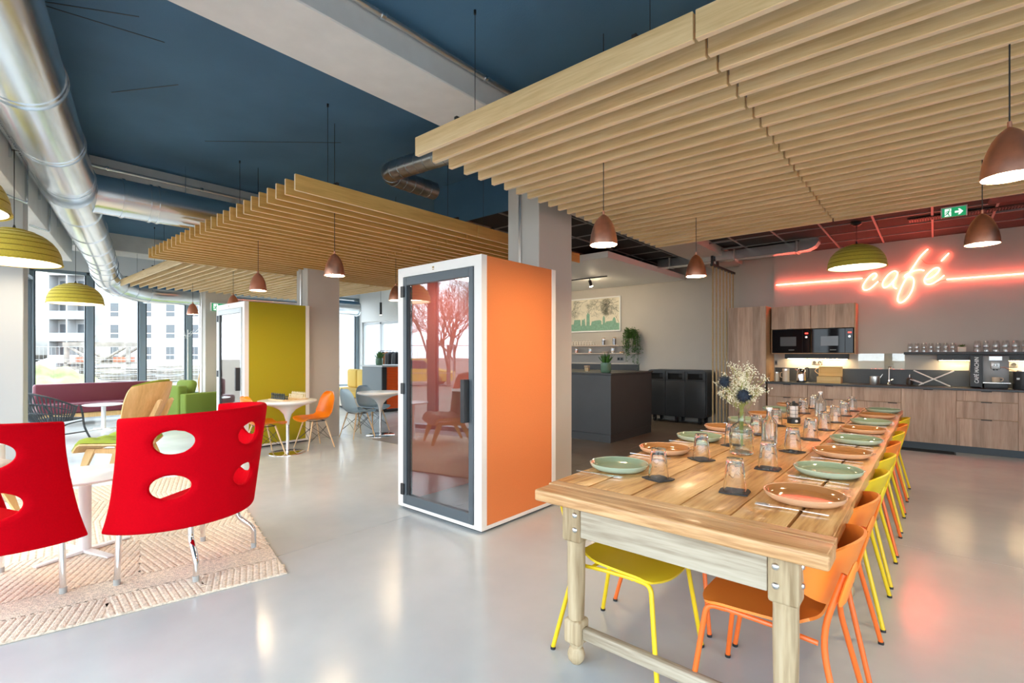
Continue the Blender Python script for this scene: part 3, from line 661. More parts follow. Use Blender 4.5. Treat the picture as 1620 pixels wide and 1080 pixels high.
# ================================================================== PHONE BOOTHS
def booth(label, x0, y0, w, d, h, felt, lining, dframe, glassm, loc):
    t = thing('phone_booth', label, 'phone booth', (x0, y0, 0))
    b = 0.02; fr = 0.082; bw = 0.06
    MB().box(0.03, w-0.03, 0.03, d-0.03, 0.0, b).build('plinth', MT['blackm'], t, smooth=None)
    # mitred front frame
    f = MB()
    def mit(poly): f.prism(poly, 0.0, bw, 'y')
    mit([(0, b+0.03), (fr, b+0.03+0.0), (fr, h-fr), (0, h)]); 
    left = f.build('front_frame', MT['offwhite'], t, smooth=None)
    MB().prism([(w-fr, b+0.03), (w, b+0.03), (w, h), (w-fr, h-fr)], 0.0, bw, 'y').build('front_frame', MT['offwhite'], t, smooth=None)
    MB().prism([(0, h), (fr, h-fr), (w-fr, h-fr), (w, h)], 0.0005, bw, 'y').build('front_frame', MT['offwhite'], t, smooth=None)
    MB().rbox(0, w, 0, d, b, b+0.03, 0.002, 1).build('base_board', MT['offwhite'], t, smooth=None)
    for xx in (0.0, w-0.05): MB().rbox(xx, xx+0.05, d-0.06, d, b+0.03, h, 0.002, 1).build('rear_frame', MT['offwhite'], t, smooth=None)
    MB().box(0.05, w-0.05, d-0.05, d-0.005, b+0.03, h).build('rear_panel', felt, t, smooth=None)
    for xx in (0.002, w-0.052): MB().rbox(xx, xx+0.05, bw, d-0.06, b+0.03, h-0.002, 0.003, 1).build('side_panel', felt, t, smooth=None)
    MB().box(0.053, w-0.053, bw+0.001, d-0.061, h-0.06, h-0.003).build('roof', MT['offwhite'], t, smooth=None)
    # inside
    for xx in (0.0525, w-0.0625): MB().box(xx, xx+0.01, bw, d-0.06, b+0.035, h-0.06).build('inner_lining', lining, t, smooth=None)
    MB().box(0.0625, w-0.0625, d-0.066, d-0.052, b+0.035, h-0.06).build('inner_lining', lining, t, smooth=None)
    MB().box(0.0625, w-0.0625, bw, d-0.066, h-0.07, h-0.061).build('inner_ceiling', lining, t, smooth=None)
    MB().rbox(w*0.3, w*0.7, d*0.35, d*0.65, h-0.078, h-0.0705, 0.002, 1).build('fill_panel', MT['booth_fill'], t, smooth=None)  # fill panel added to lighten the booth, not a lamp in view
    hw = (w-0.125)/2
    for k in range(2): MB().rbox(0.0625+k*hw, 0.0625+(k+1)*hw-0.002, bw, d-0.066, b+0.03, b+0.042, 0.002, 1).build('carpet_tile', MT['carpet'], t, smooth=None)
    s = MB().prism([(0.063, d-0.38), (w-0.063, d-0.38), (w-0.063, d-0.067), (0.063, d-0.067)], 1.03, 1.055).build('desk_shelf', MT['wtable'], t, smooth=None)
    MB().tube(smoothpath([(w*0.45, d-0.08, 0.12), (w*0.5, d-0.14, 0.07), (w*0.62, d-0.15, 0.065), (w*0.7, d-0.08, 0.12)], 4), 0.006, 6).build('power_cable', MT['wmetal'], t)
    # door
    df = MB(); a0, a1, zb, zt = fr+0.004, w-fr-0.004, b+0.034, h-fr-0.005; e = 0.048
    do = MB().rbox(a0, a0+e, -0.012, 0.035, zb, zt, 0.003, 1).build('door_frame', dframe, t, smooth=None)
    MB().rbox(a1-e, a1, -0.012, 0.035, zb, zt, 0.003, 1).build('door_stile', dframe, do, smooth=None)
    MB().rbox(a0+e, a1-e, -0.012, 0.035, zt-0.075, zt, 0.003, 1).build('door_rail', dframe, do, smooth=None)
    MB().rbox(a0+e, a1-e, -0.012, 0.035, zb, zb+0.085, 0.003, 1).build('door_rail', dframe, do, smooth=None)
    MB().box(a0+e, a0+e+0.035, 0.0, 0.03, zb+0.085, zt-0.075).build('door_seal', MT['blackm'], do, smooth=None)
    MB().box(a0+e+0.036, a1-e, 0.008, 0.016, zb+0.085, zt-0.075).build('door_glass', glassm, do, smooth=None)
    MB().rbox(a1-e-0.03, a1-e+0.012, -0.075, -0.012, 0.86, 1.20, 0.004, 1).build('door_handle', MT['black'], do, smooth=None)
    for z in (zb+0.13, 1.09, zt-0.13):
        MB().rbox(a0-0.02, a0+0.025, -0.026, -0.008, z-0.05, z+0.05, 0.003, 1).build('hinge', MT['black'], do, smooth=None)
    m = MB().box(w*0.46-0.012, w*0.46+0.012, -0.0008, 0.0006, h-fr*0.55, h-fr*0.35).box(w*0.46-0.010, w*0.46+0.010, -0.0008, 0.0006, h-fr*0.72, h-fr*0.64).build('maker_mark', MT['rope'], t, smooth=None)
    return t
booth('tall phone booth with orange felt side and dark framed glass door', -3.730, 2.736, 1.066, 0.985, 2.178, MT['felt_o'], MT['lining'], MT['door_g'], MT['bglass'], 0)
booth('tall phone booth with olive yellow felt side behind the chess table', -8.76, 2.895, 1.11, 0.985, 2.178, MT['felt_y'], MT['lining_g'], MT['door_l'], MT['bglass'], 0)

# ================================================================== DINING TABLE
TX, TXR, TYN, TYF, TZT = -1.435, -0.25, 1.79, 7.0, 0.775
tb = thing('dining_table', 'long rustic pine dining table with bleached turned legs', 'table')
th = 0.052
def wob(poly, z0, z1): return MB().prism(poly, z0, z1)
def plank(x0, x1, y0, y1, z0, z1, seed, n=14, am=0.004):
    """a board with slightly uneven long edges and eased corners"""
    rnd = random.Random(seed); L = []; R = []
    for k in range(n+1):
        y = y0+(y1-y0)*k/n; L.append((x0+rnd.uniform(0, am), y)); R.append((x1-rnd.uniform(0, am), y))
    bm = bmesh.new(); ring = L + R[::-1]
    vb = [bm.verts.new((x, y, z0)) for x, y in ring]; vt = [bm.verts.new((x, y, z1)) for x, y in ring]; N = len(ring)
    bm.faces.new(vb[::-1]); tf = bm.faces.new(vt)
    for k in range(N): bm.faces.new((vb[k], vb[(k+1)%N], vt[(k+1)%N], vt[k]))
    bmesh.ops.bevel(bm, geom=list(tf.edges), offset=0.004, segments=2, profile=0.5, affect='EDGES')
    bm.verts.index_update(); m = MB(); m.add([v.co[:] for v in bm.verts], [tuple(v.index for v in f.verts) for f in bm.faces]); bm.free(); return m
edges = [TX, -1.235, -1.02, -0.80, -0.60, -0.405, TXR]
for k in range(6):
    outer = 0.012 if k in (0, 5) else 0.004
    cuts = [TYN+0.205, 3.4+0.9*((k*37) % 5)/4.0, TYF] if k in (1, 3, 4) else [TYN+0.205, TYF]
    for q in range(len(cuts)-1):
        plank(edges[k]+0.0015, edges[k+1]-0.0015, cuts[q]+0.0012, cuts[q+1]-0.0012, TZT-th, TZT+(0.0, 0.0012, -0.001, 0.001, 0.0, -0.0006)[k], k*7+q, 20, outer).build('table_plank', MT['top'], tb, smooth=50)
def rplank(x0, x1, y0, y1, z0, z1, r): return MB().rbox(x0, x1, y0, y1, z0, z1, r, 4)
rplank(TX+0.03, TXR+0.006, TYN, TYN+0.132, TZT-th, TZT+0.002, 0.012).build('end_board', MT['topx'], tb, smooth=60)
rplank(TX+0.015, TXR, TYN+0.134, TYN+0.203, TZT-th, TZT+0.001, 0.004).build('end_board', MT['topx'], tb, smooth=60)
def table_leg(x, y, sx, sy):
    za = TZT-th
    lg = MB().rbox(-0.048, 0.048, -0.048, 0.048, za-0.165, za-0.001, 0.012, 3).build('leg', MT['leg'], tb, (x, y, 0))
    MB().lathe([(0.036, 0.20), (0.039, 0.30), (0.041, 0.45), (0.040, za-0.19), (0.043, za-0.16)], 28).build('leg_shaft', MT['leg'], lg, smooth=60)
    MB().rbox(-0.043, 0.043, -0.043, 0.043, 0.095, 0.205, 0.014, 3).build('leg_block', MT['leg'], lg, smooth=60)
    MB().lathe([(0.0, 0.0), (0.022, 0.0), (0.036, 0.018), (0.040, 0.04), (0.034, 0.062), (0.024, 0.072), (0.030, 0.080), (0.034, 0.098)], 24).build('leg_foot', MT['leg'], lg, smooth=60)
    for z in (za-0.04, za-0.105):
        MB().lathe([(0.0, 0.008), (0.006, 0.0075), (0.011, 0.004), (0.013, 0.0)], 16).build('bolt', MT['brushed'], lg, (-0.022*sx, -0.048, z), rot=(PI/2, 0, 0))
        MB().lathe([(0.0, 0.008), (0.006, 0.0075), (0.011, 0.004), (0.013, 0.0)], 16).build('bolt', MT['brushed'], lg, (0.048*sx, 0.012, z), rot=(0, sx*PI/2, 0))
LXL, LXR = -1.235, -0.385
for y in (1.885, 3.42, 5.15, 6.86):
    for x, sx in ((LXL, -1), (LXR, 1)): table_leg(x, y, sx, 1)
za = TZT-th
for y in (1.885, 6.86):
    MB().rbox(LXL+0.049, LXR-0.049, y-0.043, y-0.013, za-0.135, za-0.002, 0.004, 2).build('apron', MT['apron'], tb, smooth=60)
    MB().rbox(LXL+0.043, LXR-0.043, y-0.022, y+0.022, 0.125, 0.175, 0.008, 2).build('stretcher', MT['leg'] if 0 else MT['apron'], tb, smooth=60)
for x in (LXL, LXR): MB().rbox(x-0.016, x+0.016, 1.934, 6.81, za-0.13, za-0.002, 0.004, 1).build('side_apron', MT['apron'], tb, smooth=None)

# ------------------------------------------------------------------ dining chairs: local +y faces the table
def dining_chair(name='dining_chair'):
    t = thing(name, 'x', 'chair')
    def seat(u, v):
        x = (u-0.5)*2; y = v
        wv = 0.215*(1-0.16*(1-v)**2)*(1 if v < 0.9 else 1-0.10*((v-0.9)/0.1)**2)
        yy = -0.20+0.415*v - 0.04*(abs(x)**3)*(1 if v > 0.5 else -0.6)*abs(v-0.5)*2
        z = 0.452 - 0.018*math.cos(x*PI/2)*(1-0.3*v) + (0.03*(1-v/0.25)**2 if v < 0.25 else 0) - (0.014*((v-0.8)/0.2)**2 if v > 0.8 else 0)
        return (x*wv, yy, z)
    MB().grid(seat, 16, 14, 0.010).build('seat', MT['orange'], t, smooth=60)
    def back(u, v):
        a = (u-0.5)*2                                  # -1..1 around the sitter
        zt = 0.765 - 0.085*abs(a)**2.4; zb = 0.515 + 0.105*abs(a)**2.0
        z = zb + (zt-zb)*v; lean = (z-0.5)*0.22; r = 0.225 + 0.022*v
        th = a*math.radians(74)
        x = r*math.sin(th)*1.0; y = -0.06 - r*math.cos(th)*0.90 - lean + 0.03
        return (x, y, z)
    MB().grid(back, 26, 10, 0.010).build('backrest', MT['orange'], t, smooth=60)
    for s in (-1, 1):
        r = 0.0105
        lg = MB().tube(fillet([(s*0.245, 0.225, 0.008), (s*0.192, 0.17, 0.432), (s*0.186, 0.10, 0.433)], 0.05, 6), r, 10).build('leg', MT['orangem'], t)
        MB().cyl((s*0.245, 0.225, 0.0), (s*0.245, 0.2245, 0.012), 0.0125, n=10).build('glide', MT['black'], lg)
        lg = MB().tube(fillet([(s*0.232, -0.305, 0.008), (s*0.176, -0.205, 0.44), (s*0.150, -0.272, 0.66)], 0.10, 6), r, 10).build('leg', MT['orangem'], t)
        MB().cyl((s*0.232, -0.305, 0.0), (s*0.2315, -0.3045, 0.012), 0.0125, n=10).build('glide', MT['black'], lg)
        MB().tube([(s*0.186, 0.10, 0.433), (s*0.185, -0.06, 0.428), (s*0.180, -0.20, 0.415)], 0.009, 8).build('side_rail', MT['orangem'], t)
        MB().lathe([(0.010, 0.0), (0.022, 0.02), (0.021, 0.10), (0.012, 0.16), (0.004, 0.175)], 12, sy=0.45).build('back_socket', MT['orange'], t, (s*0.162, -0.262, 0.555), rot=(math.radians(16), 0, s*0.35))
    MB().tube([(-0.183, -0.12, 0.424), (0.183, -0.12, 0.424)], 0.008, 8).tube([(-0.186, 0.08, 0.428), (0.186, 0.08, 0.428)], 0.008, 8).build('cross_rail', MT['orangem'], t)
    return t
dc = dining_chair(); dcf = [False]
Y = {MT['orange']: MT['yellow'], MT['orangem']: MT['yellowm']}
rc = 'ooyyoyoy'; lc = 'yoyoyoyo'
names = {'o': 'orange', 'y': 'yellow'}
for side, cs_, x, rz in (('right', rc, -0.50, PI/2), ('left', lc, -1.07, -PI/2)):
    for k, c in enumerate(cs_):
        y = 2.13 + 0.60*k
        lab = '%s plastic chair on the %s side of the table, %s' % (names[c], side, 'nearest the camera' if k == 0 else ('at the far end' if k == 7 else ORD[k]+' from the near end'))
        place(dc, dcf, (x, y, 0), rz, lab, 'dining chairs on the %s side' % side, Y if c == 'y' else None)

# ------------------------------------------------------------------ place settings
def plate():
    t = thing('dinner_plate', 'x', 'plate')
    MB().lathe([(0.0, 0.0), (0.105, 0.0), (0.128, 0.006), (0.143, 0.020), (0.147, 0.033), (0.144, 0.035), (0.1405, 0.033)], 56).build('plate_rim', MT['plate_g'], t, smooth=50)
    MB().lathe([(0.1405, 0.033), (0.136, 0.026), (0.127, 0.013), (0.118, 0.0095), (0.105, 0.009), (0.0, 0.0088)], 56).build('plate_well', MT['plate_gi'], t, smooth=50)
    return t
pl = plate(); plf = [False]; pl.scale = (1.06, 1.06, 1.06); TAN = {MT['plate_g']: MT['plate_t'], MT['plate_gi']: MT['plate_ti']}
zt = TZT+0.002
def tumbler():
    t = thing('glass_tumbler', 'x', 'glass')
    n = 32; m = MB(); prof = [(0.0385, 0.0), (0.0380, 0.012), (0.0345, 0.05), (0.0300, 0.098), (0.0270, 0.116), (0.0, 0.117)]
    inn = [(0.0, 0.102), (0.0235, 0.101), (0.0275, 0.090), (0.0318, 0.05), (0.0353, 0.012), (0.0360, 0.0)]
    vs = []
    for j, (r, z) in enumerate(prof+inn):
        for k in range(n):
            a = 2*PI*k/n; rr = r*(1+(0.035 if 1 < j < 4 else 0)*math.cos(8*a)); vs.append((rr*math.cos(a), rr*math.sin(a), z))
    L = len(prof)+len(inn); fs = [(i*n+k, i*n+(k+1)%n, (i+1)*n+(k+1)%n, (i+1)*n+k) for i in range(L-1) for k in range(n)]
    fs += [((L-1)*n+k, (L-1)*n+(k+1)%n, (k+1)%n, k) for k in range(n)]
    m.add(vs, fs).build('glass_body', MT['glass'], t, smooth=50)
    return t
gt = tumbler(); gtf = [False]; gt.scale = (1.27, 1.27, 1.27)
cst = MB().prism([(-0.06,-0.055),(-0.02,-0.062),(0.058,-0.052),(0.062,0.03),(0.05,0.06),(-0.05,0.056),(-0.063,0.01)], 0, 0.005).mesh('slate_coaster', MT['slate'], None)
def cutlery(kind):
    m = MB()
    if kind == 'fork':
        m.prism([(-0.004,-0.10),(0.004,-0.10),(0.0028,0.0),(0.0035,0.03),(0.0105,0.045),(0.0115,0.06),(-0.0115,0.06),(-0.0105,0.045),(-0.0035,0.03),(-0.0028,0.0)], 0.002, 0.004)
        for k in range(4): x = -0.0098+k*0.0065; m.prism([(x-0.0017,0.059),(x+0.0017,0.059),(x+0.0011,0.098),(x-0.0011,0.098)], 0.0022, 0.0042)
    else:
        m.prism([(-0.004,-0.11),(0.005,-0.11),(0.004,0.0),(0.008,0.02),(0.009,0.08),(0.004,0.108),(-0.003,0.11),(-0.004,0.0)], 0.001, 0.004)
    return m.mesh(kind, MT['chrome'], None)
fk = cutlery('fork'); kn = cutlery('knife')
lc_p = 'gtgtgtgt'; rc_p = 'tgtgtgtg'
rnd = random.Random(5)
def nth(k): return 'nearest the camera' if k == 0 else ('at the far end' if k == 7 else ORD[k]+' from the near end')
for side, seq, px, gx, dirx in (('left', lc_p, -1.300, -1.045, -1), ('right', rc_p, -0.425, -0.685, 1)):
    for k, c in enumerate(seq):
        y = 2.40+0.600*k
        cn = 'sage green' if c == 'g' else 'terracotta'
        place(pl, plf, (px+rnd.uniform(-.01,.01), y, zt), rnd.uniform(0,3), '%s plate on the %s side of the table, %s' % (cn, side, nth(k)), 'plates along the %s side' % side, TAN if c == 't' else None)
        gy = y - 0.07 + rnd.uniform(-.015,.015)
        co = link('slate_coaster', cst, None, (gx, gy, zt), rnd.uniform(0, 6.28)); tag(co, 'black slate coaster on the %s side of the table, %s' % (side, nth(k)), 'coaster', 'slate coasters')
        place(gt, gtf, (gx, gy, zt+0.0052), rnd.uniform(0,1), 'upturned clear tumbler on the %s side of the table, %s' % (side, nth(k)), 'upturned tumblers on coasters')
        o = link('fork', fk, None, (px-0.01, y-0.19, zt), dirx*(PI/2)+rnd.uniform(-.08,.08)); o.scale = (1.3, 1.3, 2.0); tag(o, 'steel fork beside the plate on the %s side, %s' % (side, nth(k)), 'fork', 'forks')
        o = link('knife', kn, None, (px+0.01*dirx, y+0.168, zt), dirx*(PI/2)+rnd.uniform(-.06,.06)); o.scale = (1.3, 1.3, 2.0); tag(o, 'steel knife beside the plate on the %s side, %s' % (side, nth(k)), 'knife', 'knives')

# vase with dried flowers
vs_ = thing('flower_vase', 'ribbed clear glass vase on the table', 'vase', (-0.915, 3.27, zt)); vs_.scale = (1.1, 1.1, 1.1)
n = 48; prof = [(0.056,0.0),(0.062,0.006),(0.063,0.045),(0.064,0.11),(0.060,0.145),(0.045,0.165),(0.022,0.178),(0.018,0.195),(0.018,0.232),(0.021,0.238)]
inn = [(0.018,0.238),(0.0145,0.23),(0.0145,0.195),(0.02,0.172),(0.042,0.16),(0.056,0.142),(0.060,0.11),(0.059,0.045),(0.056,0.012),(0.0,0.010)]
m = MB(); pts = []
zz = []
for a, b in zip(prof[:-1], prof[1:]):
    st = 6 if 0.04 < a[1] < 0.15 else 2
    for q in range(st): zz.append((a[0]+(b[0]-a[0])*q/st, a[1]+(b[1]-a[1])*q/st))
zz.append(prof[-1]); vsv = []
for r, z in zz:
    for k in range(n):
        a = 2*PI*k/n; amp = 0.03 if 0.05 < z < 0.145 else 0
        rr = r*(1+amp*math.cos(16*a+z*90)*math.cos(16*a-z*90)); vsv.append((rr*math.cos(a), rr*math.sin(a), z))
for r, z in inn:
    for k in range(n): a = 2*PI*k/n; vsv.append((r*math.cos(a), r*math.sin(a), z))
Lr = len(zz)+len(inn)
m.add(vsv, [(i*n+k, i*n+(k+1)%n, (i+1)*n+(k+1)%n, (i+1)*n+k) for i in range(Lr-1) for k in range(n)] + [tuple(reversed(range(n)))])
m.build('vase_body', MT['glassg'], vs_, smooth=60)
bq = thing('dried_bouquet', 'bunch of dried white flowers with blue thistles in the glass vase', 'flowers', (-0.915, 3.27, zt)); bq.scale = (1.12, 1.12, 1.12)
rb = random.Random(11); tips = []
stm = MB()
for k in range(26):
    a = rb.uniform(0, 2*PI); sp = rb.uniform(0.02, 0.13)*(0.75+0.5*rb.random()); hz = rb.uniform(0.36, 0.52) - sp*0.5
    base = (rb.uniform(-.006,.006), rb.uniform(-.006,.006), 0.03+rb.random()*0.05)
    top = Vector((math.cos(a)*sp, math.sin(a)*sp, hz)); tips.append(top)
    stm.tube(smoothpath([base, (rb.uniform(-.008,.008), rb.uniform(-.008,.008), 0.235), (top.x*0.4, top.y*0.4, 0.235+(hz-0.235)*0.5), top], 3), 0.0014, 4)
    for q in range(5):
        e = Vector((top.x*rb.uniform(.5,1.05)+rb.uniform(-.03,.03), top.y*rb.uniform(.5,1.05)+rb.uniform(-.03,.03), 0.27+(hz-0.25)*rb.uniform(.25,1.0))); tips.append(e)
        stm.tube([Vector((top.x*.4, top.y*.4, e.z-0.05)), e], 0.0009, 4)
stm.build('stems', MT['stem'], bq)['kind'] = 'stuff'
bl = MB()
for tp in tips:
    for q in range(11):
        c = tp + Vector((rb.gauss(0,.011), rb.gauss(0,.011), rb.gauss(0,.010))); s = rb.uniform(.0022,.0042)
        bl.add([c+Vector((s,0,0)), c+Vector((-s*.5,s*.86,0)), c+Vector((-s*.5,-s*.86,0)), c+Vector((0,0,s*1.4)), c-Vector((0,0,s))], [(0,1,3),(1,2,3),(2,0,3),(1,0,4),(2,1,4),(0,2,4)])
bl.build('blossoms', MT['bloom'], bq, smooth=None)['kind'] = 'stuff'
for (x, y, z, r) in ((-0.075, -0.06, 0.40, 0.027), (0.03, -0.07, 0.33, 0.030)):
    th_ = MB().lathe([(0.0, -r*1.1), (r*0.7, -r*0.8), (r, 0), (r*0.75, r*0.8), (0, r*1.2)], 14)
    for k in range(150):
        d = Vector((rb.gauss(0,1), rb.gauss(0,1), rb.gauss(0,1))).normalized(); th_.tube([d*r*0.7, d*r*1.5], [0.0022, 0.0003], 4)
    th_.build('thistle_head', MT['thistle'], bq, (x, y, z))
    MB().tube(smoothpath([(0.004, 0, 0.06), (0.002, 0.002, 0.235), (x*.6, y*.6, z-.06), (x, y, z-r)], 3), 0.002, 5).build('thistle_stem', MT['stem'], bq)
def bottle(label, loc):
    t = thing('glass_bottle', label, 'bottle', loc); t.scale = (1.17, 1.17, 1.17)
    MB().lathe([(0.0,0.0),(0.040,0.0),(0.043,0.006),(0.043,0.115),(0.038,0.135),(0.022,0.152),(0.016,0.165),(0.015,0.20),(0.012,0.20),(0.0125,0.165),(0.019,0.150),(0.035,0.132),(0.0395,0.114),(0.0395,0.010),(0.0,0.008)], 36).build('bottle_body', MT['glass'], t, smooth=50)
    MB().lathe([(0.0,0.192),(0.011,0.192),(0.012,0.201),(0.017,0.202),(0.017,0.214),(0.0,0.216)], 20).build('stopper', MT['wmetal'], t)
bottle('clear water bottle with white stopper beside the flower vase', (-0.875, 3.78, zt)); bottle('clear water bottle behind the black lantern', (-0.86, 5.72, zt))
ln = thing('lantern', 'black camping lantern with wooden foot in the middle of the table', 'lantern', (-0.945, 4.93, zt))
MB().lathe([(0.0,0.0),(0.056,0.0),(0.057,0.012),(0.0,0.012)], 28).build('wooden_foot', MT['ply_box'], ln)
MB().lathe([(0.0,0.012),(0.052,0.012),(0.053,0.058),(0.046,0.066),(0.0,0.066)], 28).build('lantern_base', MT['black'], ln)
MB().lathe([(0.0,0.066),(0.034,0.066),(0.034,0.165),(0.0,0.165)], 24).build('glass_cylinder', mat('frosted glass', (0.80, 0.72, 0.68), 0.4), ln)
MB().lathe([(0.036,0.165),(0.040,0.172),(0.030,0.188),(0.012,0.196),(0.010,0.206),(0.0,0.208)], 24).build('lantern_cap', MT['black'], ln)
for k in range(6):
    a = k*PI/3; MB().tube([(0.047*math.cos(a),0.047*math.sin(a),0.06),(0.047*math.cos(a),0.047*math.sin(a),0.16),(0.034*math.cos(a),0.034*math.sin(a),0.172)], 0.0018, 5).build('cage_wire', MT['black'], ln)
for z in (0.095, 0.13): MB().tube([(0.047*math.cos(q*PI/10),0.047*math.sin(q*PI/10),z) for q in range(20)], 0.0016, 5, True).build('cage_ring', MT['black'], ln)
MB().tube(smoothpath([(-0.045,0,0.165),(-0.06,0,0.185),(-0.05,0,0.20),(-0.03,0,0.19)],3), 0.003, 6).tube(smoothpath([(0.045,0,0.165),(0.06,0,0.185),(0.05,0,0.20),(0.03,0,0.19)],3), 0.003, 6).build('bail_handle', MT['black'], ln)
MB().prism([(-0.012,0.030),(0.0,0.024),(0.012,0.030),(0.010,0.044),(0.0,0.048),(-0.010,0.044)], -0.0542, -0.0515, 'y').build('lantern_emblem', MT['wmetal'], ln, rz=0.6, smooth=None)

# ================================================================== KITCHEN
KF = 9.43                                                 # plane of the fronts
def handle(par, x, z, w=0.10): MB().rbox(x-w/2, x+w/2, KF-0.022, KF-0.001, z-0.006, z+0.004, 0.002, 1).build('handle', MT['black'], par, smooth=None)
kx = [-2.215, -1.603, -0.993, -0.378, 0.238, 0.855, 1.47, 2.08]
cabs = [('d', 'two drawer base cabinet below the kettle', [(0.10, 0.665), (0.67, 0.885)], [0.5, 0.5]),
        ('d', 'two drawer base cabinet below the bamboo box', [(0.10, 0.665), (0.67, 0.885)], [0.5, 0.5]),
        ('s', 'sink base cabinet with a blank strip over one door', [(0.10, 0.665), (0.67, 0.885)], [0.83, None]),
        ('t', 'base cabinet with one tall front below the dish rack', [(0.10, 0.885)], [0.5]),
        ('d', 'three drawer base cabinet below the coffee machine', [(0.10, 0.49), (0.495, 0.735), (0.74, 0.885)], [0.5, 0.5, 0.5]),
        ('t', 'base cabinet cut off by the right picture edge', [(0.10, 0.885)], [0.5]),
        ('t', 'base cabinet right of the picture edge', [(0.10, 0.885)], [0.5])]
for k, (kd_, lab, zs, hs) in enumerate(cabs):
    x0, x1 = kx[k], kx[k+1]
    c = thing('base_cabinet', lab, 'cabinet', group='kitchen base cabinets')
    MB().box(x0, x1, KF+0.02, 9.99, 0.10, 0.885).build('carcass', MT['kits'], c, smooth=None)
    for (z0, z1), h in zip(zs, hs):
        cx_ = (x0+x1)/2
        me = MB().rbox(x0+0.0025-cx_, x1-0.0025-cx_, KF, KF+0.019, z0+0.002, z1-0.002, 0.0012, 1)
        f = me.build('drawer_front' if kd_ == 'd' else 'door_front', MT['kitw'], c, (cx_, 0, 0), smooth=None)
        if h is not None:
            hx = x0+(x1-x0)*h - cx_
            MB().rbox(hx-0.055, hx+0.055, KF-0.020, KF+0.004, z1-0.010, z1+0.0005, 0.002, 1).build('handle', MT['black'], f, smooth=None)
tag(MB().rbox(-2.215, 2.08, KF+0.03, KF+0.06, 0.0, 0.10, 0.002, 1).build('toe_kick', mat('blue grey plinth', (0.045, 0.062, 0.078), 0.5), smooth=None), 'blue grey plinth strip under the kitchen cabinets', 'plinth')
ctp = tag(MB().rbox(-2.215, 2.1, KF-0.03, 9.995, 0.888, 0.918, 0.002, 1).build('countertop', MT['anthra'], smooth=None), 'long dark grey kitchen countertop', 'countertop')
tag(MB().rbox(-2.215, 2.1, 9.975, 9.998, 0.918, 1.155, 0.002, 1).build('splashback', MT['anthra'], smooth=None), 'dark grey upstand along the kitchen wall', 'splashback')
gs = thing('glass_splashback', 'clear glass sheet on the wall above the sink', 'glass panel')
for k in range(1): MB().rbox(-0.965, -0.355, 9.985, 9.993, 1.158, 1.412, 0.002, 1).build('glass_sheet', pane('splash glass', (0.97, 0.98, 0.95), 0.06), gs, smooth=None)
tcb = thing('tall_cabinet', 'tall oak cabinet beside the rope divider', 'cabinet')
MB().rbox(-2.872, -2.236, KF+0.02, 10.05, 0.10, 2.245, 0.002, 1).build('carcass', MT['kits'], tcb, smooth=None)
MB().box(-2.86, -2.25, KF+0.05, 9.9, 0, 0.10).build('plinth', MT['anthra'], tcb, smooth=None)
for z0, z1, hz in ((0.10, 0.865, 0.80), (0.87, 2.245, 0.93)):
    f = MB().rbox(-0.31, 0.31, KF, KF+0.019, z0+0.002, z1-0.002, 0.0012, 1).build('door_front', MT['kitw'], tcb, (-2.552, 0, 0), smooth=None)
    MB().rbox(0.305, 0.322, KF-0.02, KF+0.01, hz-0.055, hz+0.055, 0.002, 1).build('handle', MT['black'], f, smooth=None)
UF = 9.66
for k, (x0, x1, lab, lab2) in enumerate([(-2.205, -1.598, 'left oak wall cabinet over a built in microwave', 'left black built in microwave with a dark window'), (-1.594, -0.985, 'right oak wall cabinet with a red lit side', 'right black built in microwave reflecting the windows')]):
    c = thing('wall_cabinet', lab, 'cabinet', group='kitchen wall cabinets')
    MB().rbox(x0, x1, UF+0.02, 9.998, 1.835, 2.232, 0.002, 1).build('carcass', MT['kits'], c, smooth=None)
    MB().rbox(x0, x1, UF, 9.998, 1.405, 1.42, 0.002, 1).build('shelf_board', MT['kits'], c, smooth=None)
    MB().box(x0, x0+0.012 if k == 0 else x0+0.001, UF+0.005, 9.998, 1.42, 1.835).build('side_board', MT['kits'], c, smooth=None)
    if k == 1: MB().rbox(x1, x1+0.02, UF, 9.998, 1.405, 2.235, 0.002, 1).build('side_board', MT['kits'], c, smooth=None)
    cx_ = (x0+x1)/2
    f = MB().rbox(x0+0.002-cx_, x1-0.002-cx_, UF, UF+0.019, 1.838, 2.232, 0.0012, 1).build('door_front', MT['kitw'], c, (cx_, 0, 0), smooth=None)
    MB().rbox(-0.05, 0.05, UF-0.018, UF+0.005, 1.826, 1.838, 0.002, 1).build('handle', MT['black'], f, smooth=None)
    w = thing('microwave', lab2, 'microwave', (cx_, UF, 1.421), group='built in microwaves'); hw = (x1-x0)/2-0.014
    MB().rbox(-hw, hw, 0.006, 0.32, 0.0, 0.405, 0.003, 1).build('casing', MT['black'], w, smooth=None)
    MB().rbox(-hw, hw*0.62, -0.002, 0.006, 0.002, 0.403, 0.002, 1).build('glass_door', MT['black_glass'], w, smooth=None)
    MB().rbox(hw*0.63, hw, -0.002, 0.006, 0.002, 0.403, 0.002, 1).build('control_panel', MT['black_glass'], w, smooth=None)
    MB().box(-hw*0.55, hw*0.30, -0.0035, -0.002, 0.12, 0.28).build('door_window', mat('grey mesh window', (0.10, 0.10, 0.105), 0.15), w, smooth=None)
    MB().box(hw*0.76, hw*0.92, -0.0035, -0.002, 0.325, 0.345).build('display', MT['redled'], w, smooth=None)
    MB().cyl((hw*0.83, -0.012, 0.27), (hw*0.83, -0.002, 0.27), 0.018, n=20).build('dial', MT['brushed'], w)
    MB().box(-hw*0.1, hw*0.2, -0.0035, -0.002, 0.045, 0.056).build('nameplate', MT['greyp'], w, smooth=None)
